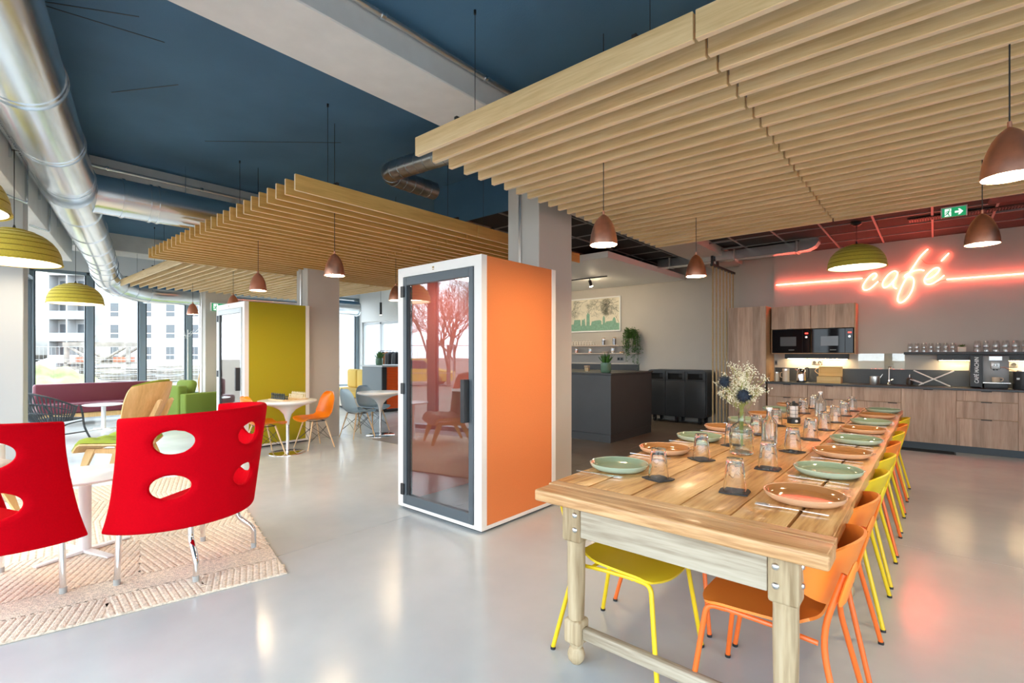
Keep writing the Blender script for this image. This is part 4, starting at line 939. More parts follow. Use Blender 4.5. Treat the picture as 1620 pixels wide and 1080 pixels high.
def light_bar(label, x0, x1, y0, z1, led):
    t = thing('light_bar', label, 'light bar')
    MB().rbox(x0, x1, y0, y0+0.14, z1-0.085, z1, 0.003, 1).build('housing', MT['black'], t, smooth=None)
    MB().box(x0+0.03, x1-0.03, y0+0.095, y0+0.125, z1-0.089, z1-0.086).build('light_strip', led, t, smooth=None)
light_bar('black light bar under the wall cabinets', -2.02, -1.08, 9.80, 1.404, MT['led'])
light_bar('black light bar under the glass shelf', 0.03, 1.95, 9.78, 1.392, MT['led'])
sf = tag(MB().rbox(-0.36, 2.0, 9.74, 9.998, 1.394, 1.432, 0.002, 1).build('wall_shelf', MT['black'], smooth=None), 'black wall shelf holding stacked glasses', 'shelf')
# stacked glasses on the shelf
def cup():
    t = thing('stacked_glass', 'x', 'glass')
    MB().lathe([(0.036,0.0),(0.037,0.012),(0.034,0.055),(0.027,0.080),(0.0,0.082)] + [(0.0,0.076),(0.024,0.075),(0.0315,0.053),(0.0345,0.012),(0.034,0.0),(0.036,0.0)], 20).build('glass_body', MT['thin'], t, smooth=50)
    return t
cu = cup(); cuf = [False]
for k in range(7):
    for q in range(2): place(cu, cuf, (-0.285+k*0.083, 9.85, 1.4325+q*0.058), 0, '%s tumbler of stack %s in the left row on the black shelf' % (('lower', 'upper')[q], ('one', 'two', 'three', 'four', 'five', 'six', 'seven')[k]), 'small glasses stacked on the shelf')
for k in range(6):
    for q in range(2): 
        o = place(cu, cuf, (0.475+k*0.098, 9.85, 1.4325+q*0.068), 0, '%s tumbler of stack %s in the right row on the black shelf' % (('lower', 'upper')[q], ('one', 'two', 'three', 'four', 'five', 'six')[k]), 'large glasses stacked on the shelf'); o.scale = (1.2, 1.2, 1.2)
sp_ = thing('succulent_pot', 'tiny succulent in a square beige pot on the black shelf', 'plant', (0.31, 9.85, 1.4325))
MB().rbox(-0.045, 0.045, -0.045, 0.045, 0, 0.075, 0.006, 2).build('pot', MT['cream'], sp_)
lf = MB()
def leafblade(m, base, tip, w, curl=0.0):
    b = Vector(base); t = Vector(tip); d = t-b; s = d.cross(Vector((0,0,1))); s = s.normalized()*w if s.length > 1e-6 else Vector((w,0,0)); mid = b+d*0.45+Vector((0,0,curl)); up = d.cross(s).normalized()*w*0.35
    m.add([b-s*.6, b+s*.6, mid-s, mid+s, t, mid+up, b+up*.6], [(0,1,6),(0,6,5,2),(6,1,3,5),(2,5,4),(5,3,4),(0,2,3,1),(2,4,3)])
for k in range(14):
    a = k*2.4; r = 0.03+0.002*k; m_ = MB(); leafblade(m_, (0,0,0.07), (math.cos(a)*r*1.3, math.sin(a)*r*1.3, 0.125-0.002*k), 0.010); m_.build('leaf', MT['leaf2'], sp_, smooth=None)
# things on the worktop
zc = 0.9185
def canister(x, y, r, h, lab):
    t = thing('canister', lab, 'canister', (x, y, zc))
    MB().lathe([(0,0),(r,0),(r,h*0.86),(r*0.97,h*0.86)], 24).build('canister_body', MT['ceramic'], t)
    MB().lathe([(r*1.02,h*0.86),(r*1.02,h),(0,h)], 24).build('lid', MT['brushed'], t)
    return t
canister(-2.13, 9.72, 0.042, 0.165, 'small round canister in the corner beside the tall cabinet')
t = canister(-1.985, 9.72, 0.055, 0.225, 'taller pale canister with handle beside the kettle')
MB().tube(smoothpath([(-0.052,0,0.16),(-0.085,0,0.15),(-0.085,0,0.08),(-0.052,0,0.07)],4), 0.006, 6).build('handle', MT['ceramic'], t)
kt = thing('kettle', 'shiny steel kettle on the kitchen worktop', 'kettle', (-1.745, 9.72, zc))
MB().lathe([(0,0),(0.078,0),(0.08,0.02),(0.08,0.025)], 28).build('kettle_base', MT['black'], kt)
MB().lathe([(0.078,0.026),(0.076,0.12),(0.066,0.20),(0.045,0.235),(0.0,0.24)], 32).build('kettle_body', MT['chrome'], kt, smooth=60)
MB().tube(smoothpath([(0.05,-0.0,0.23),(0.095,0.0,0.245),(0.108,0.0,0.19),(0.10,0,0.09),(0.08,0,0.06)],4), 0.011, 8).build('handle', MT['black'], kt)
MB().prism([(-0.062,0.19),(-0.10,0.215),(-0.095,0.225),(-0.055,0.215)], -0.012, 0.012, 'y').build('spout', MT['chrome'], kt)
bx = thing('tea_box', 'open bamboo tea box on the kitchen worktop', 'box', (-1.33, 9.70, zc))
MB().box(-0.17,0.17,-0.09,0.09,0,0.012).box(-0.17,0.17,-0.09,-0.078,0.012,0.105).box(-0.17,0.17,0.078,0.09,0.012,0.105).box(-0.17,-0.158,-0.078,0.078,0.012,0.105).box(0.158,0.17,-0.078,0.078,0.012,0.105).build('box_body', MT['ply_box'], bx, smooth=None)
lid = MB().box(-0.17,0.17,0,0.012,0,0.165).box(-0.17,0.17,-0.016,0,0.15,0.165).box(-0.17,-0.15,-0.016,0,0,0.15).box(0.15,0.17,-0.016,0,0,0.15).box(-0.15,0.15,-0.016,0,0,0.012).build('lid', MT['ply_box'], bx, (0,0.092,0.107), rot=(math.radians(-14),0,0), smooth=None)
for k in range(5): MB().rbox(-0.15+k*0.06,-0.098+k*0.06,-0.07,0.07,0.014,0.085,0.002,1).build('tea_packet', [MT['ceramic'],MT['plate_g'],MT['mustard'],MT['wmetal'],MT['plate_t']][k], bx, smooth=None)
pt = thing('saucepan', 'small steel pot with a spoon beside the sink tap', 'pot', (-0.72, 9.70, zc))
MB().lathe([(0,0),(0.065,0),(0.067,0.005),(0.067,0.125),(0.070,0.128),(0.063,0.128),(0.063,0.008),(0,0.006)], 32).build('pot_body', MT['brushed'], pt)
MB().tube([(0.02,0,0.02),(0.10,0.02,0.165)], 0.004, 6).build('spoon', MT['brushed'], pt)
tp = thing('sink_tap', 'chrome sink tap with a bent spout', 'tap', (-0.545, 9.82, zc))
MB().lathe([(0,0),(0.026,0),(0.026,0.01),(0.02,0.02),(0.02,0.075),(0.014,0.08)], 20).build('tap_body', MT['chrome'], tp)
MB().tube(fillet([(0,0,0.07),(0,0,0.27),(0.0,-0.02,0.29),(0.03,-0.16,0.285),(0.03,-0.165,0.25)],0.03), 0.011, 10).build('spout', MT['chrome'], tp)
MB().tube([(0.018,-0.005,0.06),(0.055,-0.03,0.085)], 0.006, 8).build('lever', MT['chrome'], tp)
tag(MB().rbox(-0.85,-0.25,9.52,9.90,0.9185,0.9215,0.001,1).build('sink_basin', MT['black'], smooth=None), 'flat black sink inset in the worktop', 'sink')
sd_ = thing('soap_dispenser', 'dark brown soap dispenser with steel pump', 'dispenser', (-0.29, 9.78, zc))
MB().lathe([(0,0),(0.036,0),(0.038,0.006),(0.038,0.095),(0.030,0.112),(0.014,0.12),(0,0.12)], 24).build('bottle_body', mat('brown bakelite', (0.035,0.02,0.014), 0.4), sd_)
MB().cyl((0,0,0.12),(0,0,0.15),0.009,n=10).tube(fillet([(0,0,0.148),(0,0,0.165),(0.035,-0.005,0.160)],0.01),0.005,8).build('pump', MT['chrome'], sd_)
dr = thing('dish_rack', 'folding crossed white dish rack on the worktop', 'dish rack', (0.02, 9.70, zc))
for yy in (-0.11, 0.11):
    MB().tube([(-0.26,yy,0.235),(0.16,yy,0.006)], 0.0055, 8).build('rack_rod', MT['wmetal'], dr)
    MB().tube([(-0.20,yy,0.012),(0.20,yy,0.235)], 0.0055, 8).build('rack_rod', MT['wmetal'], dr)
    MB().tube([(-0.30,yy,0.10),(-0.14,yy,0.035)], 0.0055, 8).build('rack_rod', MT['wmetal'], dr)
for k in range(7):
    x = -0.255+k*0.03; z = 0.232-k*0.0164; MB().cyl((x,-0.11,z),(x,0.11,z),0.0035,n=6).build('rack_bar', MT['coppert'], dr)
for k in range(4): x = -0.295+k*0.034; z = 0.098-k*0.0138; MB().cyl((x,-0.11,z),(x,0.11,z),0.0035,n=6).build('rack_bar', MT['coppert'], dr)
for k in range(3): x = 0.195-k*0.05; z = 0.232-k*0.028; MB().cyl((x,-0.11,z),(x,0.11,z),0.0035,n=6).build('rack_bar', MT['wmetal'], dr)
cm = thing('coffee_machine', 'grey and black bean to cup coffee machine', 'coffee machine', (0.585, 9.60, zc))
MB().prism([(-0.195,0.02),(-0.10,0.02),(-0.07,0.0),(-0.07,0.455),(-0.195,0.455)], 0.0, 0.36, 'y').build('side_tower', MT['black'], cm, smooth=None)
MB().rbox(-0.07,0.20,0.03,0.36,0.07,0.455,0.006,2).build('machine_body', MT['greyp'], cm)
MB().rbox(-0.055,0.185,-0.05,0.34,0.0,0.075,0.006,2).build('machine_base', MT['black'], cm)
MB().rbox(-0.07,0.21,-0.075,0.05,0.073,0.09,0.003,1).build('drip_tray', MT['chrome'], cm, smooth=None)
MB().box(0.0,0.13,0.025,0.03,0.395,0.45).build('display', MT['screen'], cm, smooth=None)
MB().rbox(0.015,0.11,-0.03,0.03,0.275,0.375,0.006,2).build('spout_block', mat('silver plastic', (0.45,0.45,0.44), 0.3, 0.6), cm)
MB().tube([(0.062+0.02*math.cos(q*PI/8), -0.032, 0.327+0.02*math.sin(q*PI/8)) for q in range(16)], 0.003, 6, True).build('round_emblem', MT['wmetal'], cm)
MB().cyl((0.05,-0.032,0.318),(0.05,-0.032,0.336),0.003,n=6).cyl((0.072,-0.032,0.318),(0.072,-0.032,0.336),0.003,n=6).build('emblem_bars', MT['black'], cm)
for x in (0.045,0.08): MB().cyl((x,-0.005,0.255),(x,-0.005,0.276),0.007,n=10).build('nozzle', MT['black'], cm)
MB().rbox(0.0,0.14,0.10,0.30,0.455,0.468,0.004,1).build('bean_lid', MT['black'], cm, smooth=None)
MB().tube(smoothpath([(0.11,-0.02,0.30),(0.16,-0.02,0.295),(0.21,0.0,0.265),(0.27,0.03,0.24)],4),0.004,6).build('milk_tube', MT['coppert'], cm)
tx = bpy.data.curves.new('machine_lettering','FONT'); tx.body = 'CAFÉ MACHIN'; tx.size = 0.062; tx.extrude = 0.0008; tx.align_x = 'LEFT'; tx.shear = 0.15; tx.offset = 0.0012
tx.materials.append(MT['wmetal']); tmp = bpy.data.objects.new('tmp', tx); COL.objects.link(tmp); bpy.context.view_layer.update()
tme = bpy.data.meshes.new_from_object(tmp.evaluated_get(bpy.context.evaluated_depsgraph_get())); bpy.data.objects.remove(tmp); to = bpy.data.objects.new('machine_lettering', tme); COL.objects.link(to); to.parent = cm; to.location = (-0.108,-0.001,0.065); to.rotation_euler = (PI/2,-PI/2,0); to.scale = (0.92,1,1)
mg = thing('coffee_mug', 'beige coffee mug on the coffee machine tray', 'mug', (0.650, 9.565, zc+0.0905))
MB().lathe([(0,0),(0.034,0),(0.040,0.008),(0.043,0.07),(0.040,0.07),(0.037,0.01),(0,0.008)],28).build('mug_body', MT['ceramic'], mg)
MB().tube(smoothpath([(0.041,0,0.058),(0.068,-0.005,0.056),(0.066,-0.005,0.025),(0.040,0,0.014)],4),0.0055,8).build('handle', MT['ceramic'], mg)
mj = thing('milk_container', 'black cylindrical milk container with steel lid', 'container', (0.915, 9.60, zc))
MB().lathe([(0,0),(0.095,0),(0.098,0.01),(0.098,0.24),(0.0,0.245)],36).build('container_body', MT['black'], mj)
MB().lathe([(0.06,0.245),(0.058,0.262),(0.0,0.264)],24).build('lid', MT['brushed'], mj)
MB().prism([(-0.05,0.135),(-0.02,0.135),(-0.02,0.16),(-0.05,0.16)], -0.0985,-0.095,'y').build('round_emblem', MT['wmetal'], mj, rz=-0.2, smooth=None)
def socket(lab, loc, rz=0, n=2, m=None):
    t = thing('wall_socket', lab, 'socket', loc, rz)
    MB().rbox(-0.04*n,0.04*n,-0.012,0.0,-0.04,0.04,0.004,2).build('cover_plate', MT['greyp'], t)
    for k in range(n): MB().lathe([(0.0,0.0),(0.016,0.0),(0.024,0.004),(0.026,0.004)],20).build('socket_well', MT['black'], t, (-0.04*n+0.04+k*0.08,-0.0125,0), rot=(PI/2,0,0))
    return t
sk = socket('double grey wall socket above the kettle', (-1.555, 9.998, 1.255))
MB().tube(smoothpath([(0.04,-0.03,0),(0.06,-0.06,-0.06),(-0.02,-0.08,-0.14),(0.06,-0.10,-0.22),(0.10,-0.1,-0.31)],4),0.004,6).build('plug_cable', MT['cork'], sk)
socket('grey wall socket behind the coffee machine', (0.86, 9.998, 1.25), 0, 1); socket('small grey switch on the tall cabinet side', (-2.20, 9.998, 1.245), 0, 1).scale = (0.55,1,1.1)
mt_ = thing('floor_grille', 'dark slotted floor grille in front of the kitchen plinth', 'floor grille', (-0.72, 9.30, 0.0))
MB().rbox(-0.55,0.95,-0.12,0.10,0.0005,0.006,0.002,1).build('grille_frame', MT['black'], mt_, smooth=None)
for k in range(18): MB().box(-0.53,0.93,-0.112+k*0.012,-0.107+k*0.012,0.006,0.009).build('grille_bar', MT['blackm'], mt_, smooth=None)

# rope divider
rd = thing('rope_divider', 'divider of vertical jute ropes between the bins and the tall cabinet', 'rope divider')
MB().rbox(-2.975,-2.925,8.78,10.05,2.945,2.985,0.003,1).build('top_rail', MT['black'], rd, smooth=None)
for y in (8.82, 9.08): MB().rbox(-2.97,-2.93,y-0.03,y+0.03,2.945,3.2,0.003,1).build('rail_bracket', MT['black'], rd, smooth=None)
MB().rbox(-2.975,-2.925,8.78,10.05,0.0045,0.03,0.003,1).build('floor_rail', MT['black'], rd, smooth=None)
rope_prof = MB()
def ropemesh(h):
    m = MB(); n = 10; L = int(h/0.035); vs = []
    for i in range(L+1):
        for k in range(n):
            a = 2*PI*k/n; r = 0.0125*(1+0.18*math.cos(3*a+i*1.15)); vs.append((r*math.cos(a), r*math.sin(a), h*i/L))
    m.add(vs, [(i*n+k, i*n+(k+1)%n, (i+1)*n+(k+1)%n, (i+1)*n+k) for i in range(L) for k in range(n)]); return m.mesh('rope', MT['rope'], 60)
rm = ropemesh(2.92)
for k in range(7): link('rope', rm, rd, (-2.95, 8.84+k*0.19, 0.028))
# recycling trolley
rt = thing('recycling_trolley', 'black recycling trolley with three bins on castors', 'bins', (-3.36, 9.72, 0.004))
W_ = 1.26; D_ = 0.5; Z0, Z1 = 0.13, 1.075
out = []
for cx_, cz, a0 in ((-0.10, Z0+0.10, -PI/2), (-0.10, Z1-0.10, 0), (-W_+0.10, Z1-0.10, PI/2), (-W_+0.10, Z0+0.10, PI)):
    for q in range(5): a = a0+q*PI/8; out.append((cx_+0.10*math.cos(a), cz+0.10*math.sin(a)))
MB().prism(out, 0.03, D_, 'y').build('trolley_body', MT['anthra'], rt, smooth=30)
for k in range(3):
    x0 = -W_+0.02+k*0.407; x1 = x0+0.40
    f = MB().rbox(x0, x1, 0.0, 0.03, Z0+0.02, Z1-0.22, 0.006, 2).build('bin_door', MT['anthra'], rt)
    fr = MB().rbox(x0, x0+0.05, 0.0, 0.03, Z1-0.215, Z1-0.03, 0.004, 1).box(x1-0.05, x1, 0.0, 0.03, Z1-0.215, Z1-0.03).box(x0+0.05, x1-0.05, 0, 0.03, Z1-0.07, Z1-0.03).box(x0+0.05, x1-0.05, 0, 0.03, Z1-0.215, Z1-0.19).build('slot_frame', MT['anthra'], rt, smooth=None)
    MB().box(x0+0.05, x1-0.05, 0.024, 0.029, Z1-0.19, Z1-0.07).build('slot_shade', MT['slot_black'], rt, smooth=None)  # flat black sheet painted as the slot's inner shade
    MB().box(x1-0.13, x1-0.055, 0.018, 0.024, Z1-0.15, Z1-0.08).build('slot_flap', MT['blackm'], rt, smooth=None)
for x in (-W_+0.16, -W_/2, -0.16):
    for y in (0.08, D_-0.08):
        w = MB().cyl((x-0.018,y,0.05),(x+0.018,y,0.05),0.05,n=20).build('castor', MT['black'], rt)
        MB().box(x-0.03,x+0.03,y-0.02,y+0.02,0.06,0.132).build('castor_fork', MT['blackm'], w, smooth=None)

# ================================================================== COFFEE NOOK
isl = thing('bar_island', 'black coffee bar island beside the dining table', 'island')
MB().rbox(-6.6,-3.84,6.84,8.3,0.13,1.07,0.003,1).build('island_body', MT['anthra'], isl, smooth=None)
MB().rbox(-6.6,-3.845,6.845,8.295,0.0045,0.128,0.002,1).build('plinth', MT['anthra'], isl, smooth=None)
MB().rbox(-6.62,-3.82,6.82,8.32,1.072,1.10,0.003,1).build('island_top', MT['anthra'], isl, smooth=None)
bk = thing('back_counter', 'low dark counter against the nook wall under the shelves', 'counter')
MB().rbox(-8.2,-5.0,9.70,10.27,0.0045,0.90,0.003,1).build('counter_body', MT['anthra'], bk, smooth=None)
MB().rbox(-8.22,-4.98,9.67,10.27,0.902,0.93,0.003,1).build('counter_top', MT['anthra'], bk, smooth=None)
MB().rbox(-8.2,-5.05,10.25,10.275,0.932,1.165,0.002,1).build('upstand', MT['anthra'], bk, smooth=None)
def jar(lab, x, y, z, r, h, fill, lidm, cont):
    t = thing('storage_jar', lab, 'jar', (x, y, z))
    MB().lathe([(0,0),(r,0),(r,h),(r*0.94,h),(r*0.94,0.006),(0,0.006)],20).build('jar_glass', MT['thin'], t)
    MB().lathe([(0,0.007),(r*0.92,0.007),(r*0.92,h*fill),(0,h*fill)],18).build('jar_contents', cont, t)
    if lidm: MB().lathe([(0,h+0.001),(r*1.04,h+0.001),(r*1.04,h+0.018),(0,h+0.018)],20).build('lid', lidm, t)
C1 = mat('roasted beans', (0.10,0.045,0.025), 0.5, var=0.5, vscale=60); C2 = mat('orange spice', (0.62,0.20,0.02), 0.7, var=0.3, vscale=60); C3 = mat('oat flakes', (0.62,0.42,0.20), 0.8, var=0.3, vscale=80)
for z, lab in ((1.585, 'upper taupe shelf on the nook wall holding jars'), (1.40, 'lower taupe shelf on the nook wall')):
    tag(MB().rbox(-8.0,-5.02,10.08,10.279,z,z+0.028,0.002,1).build('wall_shelf', MT['taupe'], smooth=None), lab, 'shelf')
jar('tall jar of dark beans on the upper nook shelf, left one', -5.905,10.17,1.6135,0.04,0.15,0.75,MT['cork'],C1)
jar('tall jar of dark powder on the upper nook shelf, right one', -5.62,10.17,1.6135,0.042,0.155,0.9,MT['cork'],C1)
jar('jar of orange spice on the lower nook shelf, left one', -6.27,10.17,1.4285,0.042,0.10,0.35,MT['cork'],C2)
jar('jar of orange spice on the lower nook shelf near the column', -6.66,10.17,1.4285,0.042,0.10,0.7,MT['cork'],C2)
jar('jar of oats on the lower nook shelf, right one', -5.66,10.17,1.4285,0.045,0.11,0.5,MT['cork'],C3)
bw = thing('shallow_bowl','shallow dark bowl on the lower nook shelf','bowl',(-5.86,10.17,1.4285)); MB().lathe([(0,0),(0.06,0),(0.09,0.035),(0.085,0.035),(0.055,0.006),(0,0.006)],24,sy=0.7).build('bowl_body',MT['taupe'],bw)
bw = thing('round_tin','small flat copper tin on the lower nook shelf','tin',(-5.43,10.17,1.4285)); MB().lathe([(0,0),(0.05,0),(0.05,0.03),(0,0.032)],20).build('tin_body',MT['cork'],bw)
crate = thing('espresso_cup_rack','wire rack of white espresso cups on the upper nook shelf','cup rack',(-6.55,10.17,1.6135))
for k in range(9):
    x = -0.28+k*0.075; MB().tube([(x,-0.06,0),(x+0.05,-0.06,0.11),(x+0.10,-0.06,0)],0.003,5).tube([(x,0.06,0),(x+0.05,0.06,0.11),(x+0.10,0.06,0)],0.003,5).build('rack_wire',MT['wmetal'],crate)
for z in (0.035,0.085): MB().tube([(-0.28,-0.06,z),(0.42,-0.06,z)],0.003,5).build('rack_rail',MT['wmetal'],crate)
cupme = MB().lathe([(0,0),(0.022,0),(0.03,0.045),(0.027,0.045),(0.02,0.004),(0,0.004)],14).mesh('cup',MT['cream'],50)
for k in range(8):
    for z in (0.003,0.055): link('cup',cupme,crate,(-0.235+k*0.077,0,z))
pic = thing('framed_print','white framed print of a green city skyline under bare branches','picture',(-5.505,10.28,1.935))
PW, PH = 1.90, 0.82
MB().rbox(-PW,0,-0.03,0,0,0.03,0.003,1).build('picture_frame',MT['white'],pic,smooth=None); MB().rbox(-PW,0,-0.03,0,PH-0.03,PH,0.003,1).build('picture_frame',MT['white'],pic,smooth=None)
for x in (-PW,-0.03): MB().rbox(x,x+0.03,-0.03,0,0.03,PH-0.03,0.003,1).build('picture_frame',MT['white'],pic,smooth=None)
MB().box(-PW+0.03,-0.03,-0.012,-0.004,0.03,PH-0.03).build('print_sheet',MT['print'],pic,smooth=None)
sky = [(-1.87,0.03),(-1.87,0.20),(-1.7,0.24),(-1.66,0.30),(-1.62,0.30),(-1.6,0.22),(-1.42,0.25),(-1.40,0.20),(-1.30,0.20),(-1.28,0.31),(-1.1,0.31),(-1.09,0.16),(-1.07,0.16),(-1.06,0.33),(-1.03,0.29),(-0.98,0.34),(-0.96,0.16),(-0.93,0.16),(-0.925,0.42),(-0.90,0.45),(-0.885,0.49),(-0.87,0.45),(-0.84,0.42),(-0.835,0.16),(-0.80,0.16),(-0.78,0.25),(-0.70,0.27),(-0.55,0.28),(-0.51,0.25),(-0.51,0.17),(-0.48,0.17),(-0.475,0.33),(-0.45,0.39),(-0.42,0.33),(-0.41,0.20),(-0.38,0.24),(-0.22,0.25),(-0.20,0.31),(-0.17,0.34),(-0.14,0.30),(-0.12,0.20),(-0.03,0.19),(-0.03,0.03)]
MB().prism(sky,-0.0135,-0.012,'y').build('skyline_print',MT['print_g'],pic,smooth=None)
br = MB(); rb = random.Random(3)
def twig(p, a, L, w, dep):
    q = (p[0]+math.cos(a)*L, p[1]+math.sin(a)*L)
    if not (-PW+0.04 < q[0] < -0.04 and 0.12 < q[1] < PH-0.04): return
    nx_, ny_ = -math.sin(a)*w, math.cos(a)*w
    br.add([(p[0]-nx_,-0.0132,p[1]-ny_),(q[0]-nx_*.6,-0.0132,q[1]-ny_*.6),(q[0]+nx_*.6,-0.0132,q[1]+ny_*.6),(p[0]+nx_,-0.0132,p[1]+ny_)],[(0,1,2,3)])
    if dep:
        for k in range(3): twig(q, a+rb.uniform(-.9,.9), L*rb.uniform(.6,.85), w*0.65, dep-1)
for p, a in (((-0.06,0.70),PI*1.1),((-0.05,0.45),PI*0.8),((-0.05,0.2),PI*0.65),((-0.4,0.77),PI*1.15),((-0.9,0.77),PI*1.1),((-1.4,0.77),PI*1.05),((-1.85,0.5),0.1),((-1.85,0.7),0.0),((-0.06,0.6),PI*0.95),((-0.6,0.77),PI*1.3),((-1.15,0.77),PI*1.25),((-0.2,0.77),PI*1.25),((-1.6,0.77),PI*1.4)): twig(p,a,0.13,0.005,6)
br.build('branch_print',MT['print_k'],pic,smooth=None)['kind']='stuff'
def strappot(lab, loc, r, h, n, L, seed):
    t = thing('potted_plant', lab, 'plant', loc)
    MB().lathe([(0,0),(r*0.8,0),(r*0.92,0.01),(r*0.95,0.03),(r,0.05),(r,h),(r*0.92,h),(r*0.9,h-0.02),(0,h-0.02)],24).build('pot',MT['pot'],t)
    rr = random.Random(seed)
    for k in range(n):
        a = rr.uniform(0,2*PI); b0 = Vector((math.cos(a)*r*.4,math.sin(a)*r*.4,h-0.02)); sp = rr.uniform(.2,1.0); m = MB()
        leafblade(m,b0,b0+Vector((math.cos(a)*L*.62*sp,math.sin(a)*L*.62*sp,L*rr.uniform(.7,1.05)*(1.1-.35*sp))),L*0.10,0.0); m.build('leaf',MT['leaf'],t,smooth=None)
strappot('spiky green plant in a green pot on the black island',(-4.05,7.05,1.101),0.085,0.16,40,0.19,2)
jar('jar of orange spice on the black island, left one',-4.95,7.3,1.101,0.048,0.085,0.4,MT['cork'],C2)
jar('jar of oats on the black island, right one',-4.5,7.2,1.101,0.048,0.085,0.85,MT['cork'],C3)
iv = thing('hanging_ivy','trailing green ivy hanging from the end of the nook shelf','plant',(-5.20,10.10,1.63)); iv.scale = (1.45, 1.0, 1.35)
MB().lathe([(0,-0.005),(0.05,-0.005),(0.065,0.09),(0,0.09)],16).build('pot',MT['taupe'],iv)
rr = random.Random(8); vin = MB(); lv = []
for k in range(34):
    a = rr.uniform(0,2*PI); R = rr.uniform(.07,.17); dz = -abs(rr.gauss(.12,.16)); dz = max(dz,-0.62)
    p0 = Vector((0,0,.09)); p1 = Vector((math.cos(a)*R*.6,math.sin(a)*R*.45,.20+rr.uniform(-.02,.06))); p2 = Vector((math.cos(a)*R,min(math.sin(a)*R*.6,.1),.10)); p3 = Vector((math.cos(a)*R*1.05+rr.uniform(-.02,.02),min(math.sin(a)*R*.6,.1),dz))
    pa = smoothpath([p0,p1,p2,p3],4); vin.tube(pa,0.0018,4)
    for q in pa:
        for e in range(7): lv.append(q+Vector((rr.gauss(0,.02),rr.gauss(0,.016),rr.gauss(0,.018))))
vin.build('vines',MT['leaf2'],iv)['kind']='stuff'
lm = MB()
for q in lv:
    a = rr.uniform(0,2*PI); s = rr.uniform(.018,.030); d = Vector((math.cos(a),math.sin(a),rr.uniform(-.8,.3))).normalized()*s; w = d.cross(Vector((0,0,1))).normalized()*s*.45
    lm.add([q,q+d*.5+w,q+d*1.1,q+d*.5-w],[(0,1,2,3)])
lm.build('leaves',MT['leaf2'],iv,smooth=None)['kind']='stuff'
socket('double grey wall socket below the nook shelves',(-5.52,10.279,1.29),0,2)
trk = thing('track_light','black track with a bright spot lamp under the white canopy','track light')
MB().rbox(-7.6,-4.95,8.65,8.68,2.945,2.965,0.003,1).build('track',MT['black'],trk,smooth=None)
for x in (-5.35,-6.6):
    s = MB().cyl((x,8.665,2.945),(x,8.665,2.90),0.008,n=8).cyl((x,8.665,2.91),(x,8.72,2.80),0.032,n=16).build('spot_head',MT['black'],trk)
    MB().cyl((x,8.7215,2.7975),(x,8.724,2.793),0.027,n=16).build('spot_lens',MT['spot'],s)
tl = thing('tube_downlight','slim black tube lamp hanging before the far wall','lamp',(-10.9,7.45,2.42)); MB().cyl((0,0,0),(0,0,0.32),0.03,n=16).build('tube_body',MT['black'],tl); MB().cyl((0,0,0.32),(0,0,1.33),0.003,n=6).build('cord',MT['black'],tl); MB().cyl((0,0,-0.004),(0,0,-0.001),0.024,n=16).build('lens',MT['bulbc'],tl)

# ================================================================== LOUNGE
rug = thing('jute_rug', 'large braided natural jute rug under the red chairs', 'rug', (-3.12, 1.438, 0), FB)
RL, RW = 3.4, 2.25
MB().rbox(-RL, 0, -RW, 0, 0.0005, 0.010, 0.004, 2).build('rug_base', MT['jute'], rug, smooth=None)
bd_ = MB()
def ridge(a, b, w=0.0185, h=0.0036, z=0.0098):
    a = Vector((*a, z)); b = Vector((*b, z)); d = (b-a); n = Vector((-d.y, d.x, 0)).normalized()*w; u = Vector((0,0,h))
    bd_.add([a-n, a-n*.5+u, a+n*.5+u, a+n, b-n, b-n*.5+u, b+n*.5+u, b+n], [(0,1,5,4),(1,2,6,5),(2,3,7,6),(0,3,2,1),(4,5,6,7)])
def zone(x0, x1, y0, y1, ang, sp=0.036):
    """straight braids at an angle, clipped to a rectangle"""
    c, s_ = math.cos(ang), math.sin(ang); cx_, cy_ = (x0+x1)/2, (y0+y1)/2; R = math.hypot(x1-x0, y1-y0)/2
    k = -int(R/sp)-1
    while k*sp < R:
        ox, oy = cx_ - s_*k*sp, cy_ + c*k*sp; t0, t1 = -R, R
        for (p, d, lo, hi) in ((ox, c, x0, x1), (oy, s_, y0, y1)):
            if abs(d) < 1e-9:
                if not lo <= p <= hi: t0, t1 = 1, 0
                continue
            a, b = (lo-p)/d, (hi-p)/d
            if a > b: a, b = b, a
            t0, t1 = max(t0, a), min(t1, b)
        if t1-t0 > 0.02: ridge((ox+c*t0, oy+s_*t0), (ox+c*t1, oy+s_*t1))
        k += 1
bw_ = 0.28
for y0 in [-RW+0.005+q*0.45 for q in range(5)]:
    y1 = min(y0+0.45, -0.005); zone(-bw_, -0.005, y0, y1, 0.16 if int((y0+RW)/0.45+0.1) % 2 else -0.16)
zone(-0.52, -bw_, -RW+0.005, -0.005, PI/2, 0.024)
q = 0
x = -0.52
while x > -RL+0.1:
    x2 = max(x-0.72, -RL+0.005)
    y = -0.005; p = q
    while y > -RW+0.1:
        y2 = max(y-0.75, -RW+0.005); zone(x2, x, y2, y, (0.28, -0.28, 0.1, -0.1)[p % 4], 0.040); y = y2; p += 1
    x = x2; q += 1
bd_.build('braids', MT['jute'], rug, smooth=None)['kind'] = 'stuff'

